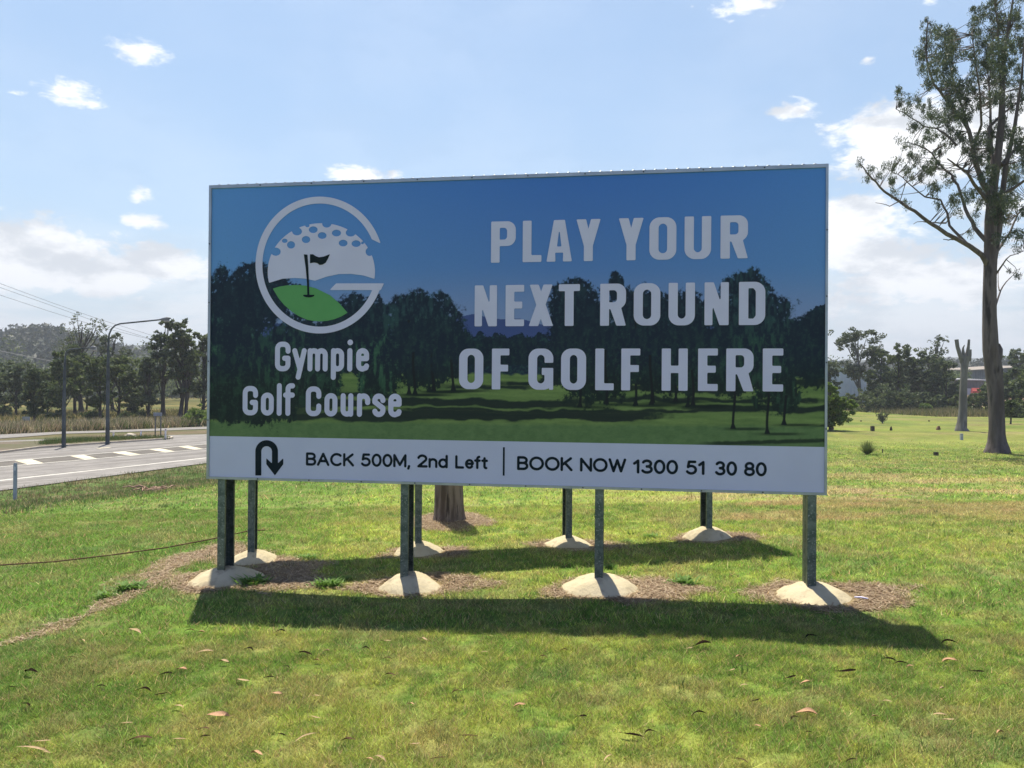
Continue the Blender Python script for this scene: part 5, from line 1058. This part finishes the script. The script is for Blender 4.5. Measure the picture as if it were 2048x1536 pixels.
# ------------------------------------------------------------------ street furniture left
polem = noisy('lamp_pole_steel', (.06, .07, .07), (.10, .115, .115), 2, .8, spec=.1); lampm = noisy('luminaire_housing', (.12, .13, .13), (.18, .19, .19), 3, .5); lens = noisy('lamp_lens', (.25, .25, .24), (.3, .3, .28), 3, .3)
def lamp(base, pts, head, lab, r0=4.0, r1=2.4):
    p = G(*base, ZR + .1); D = p[1]; k = D / F; o = empty('street_lamp', p, lab, 'street lamp', 'street lamps on the traffic island'); s = np.array(o.location); q = lambda x, y: at(x, y, D) - s
    P = [np.array([0, 0, -.1])] + [q(*a) for a in pts]; n = len(P); hgt_ = P[-1][2]; mb = MB(); mb.tube(P, [lerp(r0, r1, min(1, max(0, v[2]) / hgt_)) * k * (1 if v[2] < hgt_ * .8 else .62) for v in P], 10); mb.build('pole', polem, o)
    mb = MB(); mb.box(-.12, .12, -.12, .12, -.02, .03); mb.build('base_plate', polem, o)
    a, b_ = q(*head[0]), q(*head[1]); mb = MB(); mb.tube([a, a * .7 + b_ * .3, a * .3 + b_ * .7, b_], [.03, .07, .09, .04], 10); mb.build('lamp_head', lampm, o)
    mb = MB(); c_ = a * .35 + b_ * .65; mb.tube([c_ + np.array([-.12, 0, -.10]), c_ + np.array([.14, 0, -.10])], .06, 8); mb.build('lamp_lens', lens, o)
lamp((215, 886), [(215.5, 800), (216.5, 720), (217, 680), (218.5, 668), (223, 658), (230, 651), (240, 647.5), (280, 643.5), (320, 639.5)], ((318, 639.5), (341, 636.5)), 'taller street lamp with the long curved arm near the end of the island')
lamp((127.5, 892), [(128, 820), (129.5, 740), (130.5, 715), (132, 706), (137, 700), (145, 698), (165, 697), (180, 696)], ((179, 696), (192, 695)), 'shorter street lamp farther from the billboard')
whg = noisy('guide_post_white', (.60, .61, .60), (.74, .75, .74), 8, .6); refl = noisy('reflector_red', (.4, .03, .03), (.5, .05, .05), 8, .4); dkp = noisy('sign_post_steel', (.10, .11, .11), (.16, .17, .17), 8, .6)
def gpost(px, py, hpx, wpx, lab, z=None, m=None):
    p = G(px, py, z); k = p[1] / F; o = empty('guide_post', p, lab, 'guide post', 'roadside guide posts'); a = wpx * k / 2; h = hpx * k; mb = MB(); mb.box(-a, a, -a * .45, a * .45, -.1, h * .97); mb.box(-a * .8, a * .8, -a * .4, a * .4, h * .97 + .001, h); mb.build('post', m or whg, o)
    mb = MB(); mb.box(-a * .5, a * .5, -a * .5, -a * .46, h * .80, h * .90); mb.build('reflector', refl if m is None else whg, o)
gpost(30, 1000, 74, 6.5, 'grey weathered guide post leaning by the near road edge', None, greyp); gpost(227, 878, 14, 2.8, 'white guide post just beyond the taller lamp', ZR + .03); gpost(282, 875, 14, 2.8, 'white guide post in the middle of the slip lane edge', ZR + .03); gpost(331, 876, 19, 3.0, 'white guide post closest to the island tip', ZR + .12)
signb = noisy('sign_back_grey', (.20, .22, .24), (.30, .32, .33), 4, .6)
def rsign(px, pyb, yt, yh, wpx, lab, two=True, z=ZR):
    p = G(px, pyb, z); D = p[1]; k = D / F; o = empty('road_sign', p, lab, 'road sign', 'small signs across the road'); t = at(px, yt, D)[2] - p[2]; h = yh * k; a = wpx * k / 2
    mb = MB(); mb.box(-a, a, -.02, .02, t - h, t); mb.build('board', signb, o)
    for s in ((-.65, .65) if two else (0,)): mb = MB(); mb.tube([(s * a, .05, -.05), (s * a, .05, t - .02)], .035, 6); mb.build('leg', dkp, o)
rsign(52, 852, 833.5, 8, 15, 'low grey board on two legs in the reeds'); rsign(315, 877, 825, 7, 17, 'small grey sign on two tall poles beyond the island tip', True, ZR + .03)
mb = MB(); q = G(262, 874, ZR + .03); 
import bmesh
bm = bmesh.new(); bmesh.ops.create_icosphere(bm, subdivisions=2, radius=.22)
for v in bm.verts: v.co = v.co * (1 + .18 * math.sin(v.co.x * 22 + v.co.z * 15) ); v.co.x *= 1.6; v.co.z *= .7
me = bpy.data.meshes.new('rock'); bm.to_mesh(me); bm.free(); o = link('rock', me, kerbm); o.location = (q[0], q[1], q[2] + .08); tag(o, 'pale rock lying beside the slip lane', 'rock')
# paddock fence: a row of short posts
f0 = G(90, 856, ZR); f1 = G(440, 846, ZR); fen = empty('fence', f0, 'line of short dark fence posts with wires along the paddock', 'fence'); n = 13; fv = f1 - f0
for i in range(n): q = fv * i / (n - 1); mb = MB(); mb.tube([(q[0], q[1], -.1), (q[0] + .02, q[1], .62 + .06 * math.sin(i * 2.3))], .055, 6); mb.build('post', wood, fen)
mb = MB()
for zz in (.3, .52): mb.tube([(0, 0, zz), tuple(fv * .5 + np.array([0, 0, zz - .02])), (fv[0], fv[1], zz)], .008, 4)
mb.build('wire', dkp, fen)
# overhead wires, hung between a pole outside the view and one behind the billboard
wirem = noisy('overhead_wire', (.22, .22, .23), (.28, .28, .29), 5, .6)
def wire(pts, D0, D1, r, lab):
    xs = [p_[0] for p_ in pts]; mb = MB(); P = [at(x, y, lerp(D0, D1, (x - xs[0]) / (xs[-1] - xs[0]))) for x, y in pts]; mb.tube(P, r, 5); tag(mb.build('power_line', wirem), lab, 'power line', 'overhead wires above the trees')
wire([(-300, 470), (-150, 517), (0, 567), (100, 604), (200, 639), (305, 671), (420, 702)], 55, 95, .017, 'uppermost overhead wire descending over the trees')
wire([(-300, 476), (-150, 525), (0, 575), (100, 610), (200, 646), (305, 679), (420, 712)], 55, 95, .017, 'middle overhead wire just under the uppermost one')
wire([(-300, 492), (-150, 541), (0, 590), (100, 623), (200, 654), (285, 675), (420, 706)], 55, 95, .017, 'lowest of the three close overhead wires')
wire([(-300, 655), (-100, 687), (0, 702), (50, 712), (100, 722), (150, 733)], 74, 86, .035, 'thick dark wire crossing in front of the hillside')
pp = empty('power_pole', (at(430, 706, 96)[0], 96, ZR), 'wooden power pole hidden behind the billboard that carries the overhead wires', 'power pole'); zt_ = at(430, 690, 96)[2] - ZR
mb = MB(); mb.tube([(0, 0, -.2), (0, 0, zt_)], [.16, .11], 10); mb.build('pole', wood, pp); mb = MB(); mb.box(-1.0, 1.0, -.06, .06, zt_ - .75, zt_ - .62); mb.build('crossarm', wood, pp)
# bark litter on verge
mb = MB(); q = G(300, 985); rgb = random.Random(4)
for i in range(14): a = rgb.uniform(0, 3.14); x, y = rgb.gauss(0, .22), rgb.gauss(0, .12); z = .05 + .012 * i * .5; mb.tube([(x - .2 * math.cos(a), y - .2 * math.sin(a), z), (x, y, z + .03), (x + .2 * math.cos(a), y + .2 * math.sin(a), z)], [.012, .02, .01], 5)
o = mb.build('bark_pile', noisy('shed_bark', (.22, .13, .09), (.36, .25, .18), 20, .9)); o.location = tuple(map(float, q)); tag(o, 'heap of reddish shed bark strips on the grassy verge', 'bark')

# ------------------------------------------------------------------ hills and far woods
def ridge(kp, Dr, D0, D1, z0, seed, amp):
    az_ = np.radians(np.linspace(-62, 62, 360)); rr = np.linspace(0, 1, 46); A2, Q2 = np.meshgrid(az_, rr)
    pxs = 1024 + F * np.tan(az_); yy = np.interp(pxs, [k[0] for k in kp], [k[1] for k in kp]); yy = yy - (fbm(az_ * 40, az_ * 0, seed, 4) - .5) * 14
    hor = 776 + (pxs - 1024) * .0073; el_ = (hor - yy) / F * np.cos(az_); Hh = CAM[2] + el_ * Dr
    D = np.where(Q2 < .7, lerp(D0, Dr, Q2 / .7), lerp(Dr, D1, (Q2 - .7) / .3)); f_ = np.where(Q2 < .7, sstep(0, .7, Q2) ** 1.2, 1 - .5 * sstep(.7, 1, Q2))
    x = D * np.sin(A2); y = D * np.cos(A2); z = lerp(z0, np.broadcast_to(Hh, f_.shape), f_) + amp * (fbm(x * .12, y * .12, seed + 3, 3) - .5) * sstep(0, .1, Q2) + amp * 1.6 * (fbm(x * .02, y * .02, seed + 8, 3) - .5) * f_ * sstep(.7, .4, Q2)
    return x, y, z, Q2
def hillobj(name, x, y, z, m):
    ny, nx = x.shape; idx = np.arange(nx * ny).reshape(ny, nx); Fq = np.stack([idx[:-1, :-1], idx[:-1, 1:], idx[1:, 1:], idx[1:, :-1]], -1).reshape(-1, 4)
    return tag(link(name, npmesh(name, np.stack([x.ravel(), y.ravel(), z.ravel()], 1), Fq, True), m), kind='structure')
hillm = noisy('wooded_slope', (.030, .040, .024), (.055, .065, .038), .03, .95, lo=.4, hi=.62, bump=1.0, bscale=.15)
hx, hy, hz, hq = ridge([(-900, 650), (-300, 672), (0, 675), (40, 668), (90, 672), (130, 684), (190, 696), (250, 716), (330, 722), (430, 712), (700, 700), (1100, 690), (1500, 722), (1660, 745), (1850, 742), (2048, 735), (2500, 725), (3200, 700)], 420, 190, 700, ZR - .3, 3, 2.2)
hillobj('hills', hx, hy, hz, hillm)
gx2, gy2, gz2, _ = ridge([(-900, 665), (0, 690), (200, 697), (262, 689), (320, 693), (500, 700), (1000, 705), (1660, 722), (1950, 716), (2048, 712), (3000, 700)], 1250, 800, 1700, ZR - 1, 9, 6)
hillobj('hills', gx2, gy2, gz2, hillm)
# woods on the slopes
rg = np.random.default_rng(21); n = 7500; ii = rg.integers(0, hx.shape[0] - 1, n); ii = (rg.uniform(.02, .74, n) * (hx.shape[0] - 1)).astype(int); jj = rg.integers(0, hx.shape[1] - 1, n); fu = rg.uniform(0, 1, n); fv_ = rg.uniform(0, 1, n)
cx = lerp(hx[ii, jj], hx[ii, jj + 1], fu); cy = lerp(hy[ii, jj], hy[ii + 1, jj], fv_); cz = lerp(hz[ii, jj], hz[ii + 1, jj], fv_)
kp = fbm(cx * .02, cy * .02, 44, 3) > .22; cx, cy, cz = cx[kp], cy[kp], cz[kp]; n = len(cx); s = rg.uniform(1.6, 3.6, n)
V, Fc = leafcloud(rg, np.stack([cx, cy, cz + s * .8], 1), 26, np.stack([s, s, s * .9], 1), .95, .9)
tag(link('woodland', npmesh('woodland', V, Fc), fol['far']), 'distant eucalypt woodland covering the hillsides', 'woodland', kind='stuff')
# belt of trees closing the view behind the paddock and fairway
def belt(x0, x1, ybase, D0, D1, n, H0, H1, seed, fm_, lab, nm):
    rg = np.random.default_rng(seed); px = rg.uniform(x0, x1, n); D = rg.uniform(D0, D1, n); P = np.array([at(a, 800, d) for a, d in zip(px, D)]); P[:, 2] = hgt(P[:, 0], P[:, 1]); H = rg.uniform(H0, H1, n) * (.6 + .8 * vnoise(px * .025, px * 0, seed)); C = []; S = []
    for p, h in zip(P, H):
        for k in range(7): q = rg.uniform(.15, 1); C.append((p[0] + rg.normal(0, h * .17), p[1] + rg.normal(0, h * .17), p[2] + h * q)); S.append((h * .17, h * .17, h * .15))
    V, Fc = leafcloud(rg, np.array(C), 34, np.array(S), .26, .85); tag(link(nm, npmesh(nm, V, Fc), fol[fm_]), lab, 'woodland', kind='stuff')
belt(-250, 620, 815, 118, 165, 120, 4.5, 8.5, 31, 'dark', 'dense line of trees closing off the far side of the paddock', 'woodland')
belt(620, 1640, 815, 120, 165, 150, 6, 11, 32, 'dark', 'line of trees far behind the billboard', 'woodland')
belt(1890, 2350, 815, 132, 165, 70, 3.0, 5.5, 33, 'mid', 'far trees around the sheds beyond the fairway', 'woodland')
belt(1745, 1890, 815, 100, 122, 40, 2.5, 5, 34, 'dark', 'undergrowth below the trees beside the grey shed', 'undergrowth')

# ------------------------------------------------------------------ haze
HAZE = 0.0006
if HAZE:
    mb = MB(); mb.box(-2600, 2600, -450, 2700, -9, 190); hm = bpy.data.materials.new('haze'); hm.use_nodes = True; T = NT(hm.node_tree); T.n.remove(T.n['Principled BSDF'])
    pv = T.new('ShaderNodeVolumePrincipled'); pv.inputs['Color'].default_value = (.86, .92, 1, 1); pv.inputs['Density'].default_value = HAZE; T.l.new(pv.outputs[0], T.n['Material Output'].inputs['Volume'])
    tag(mb.build('haze', hm), kind='stuff')
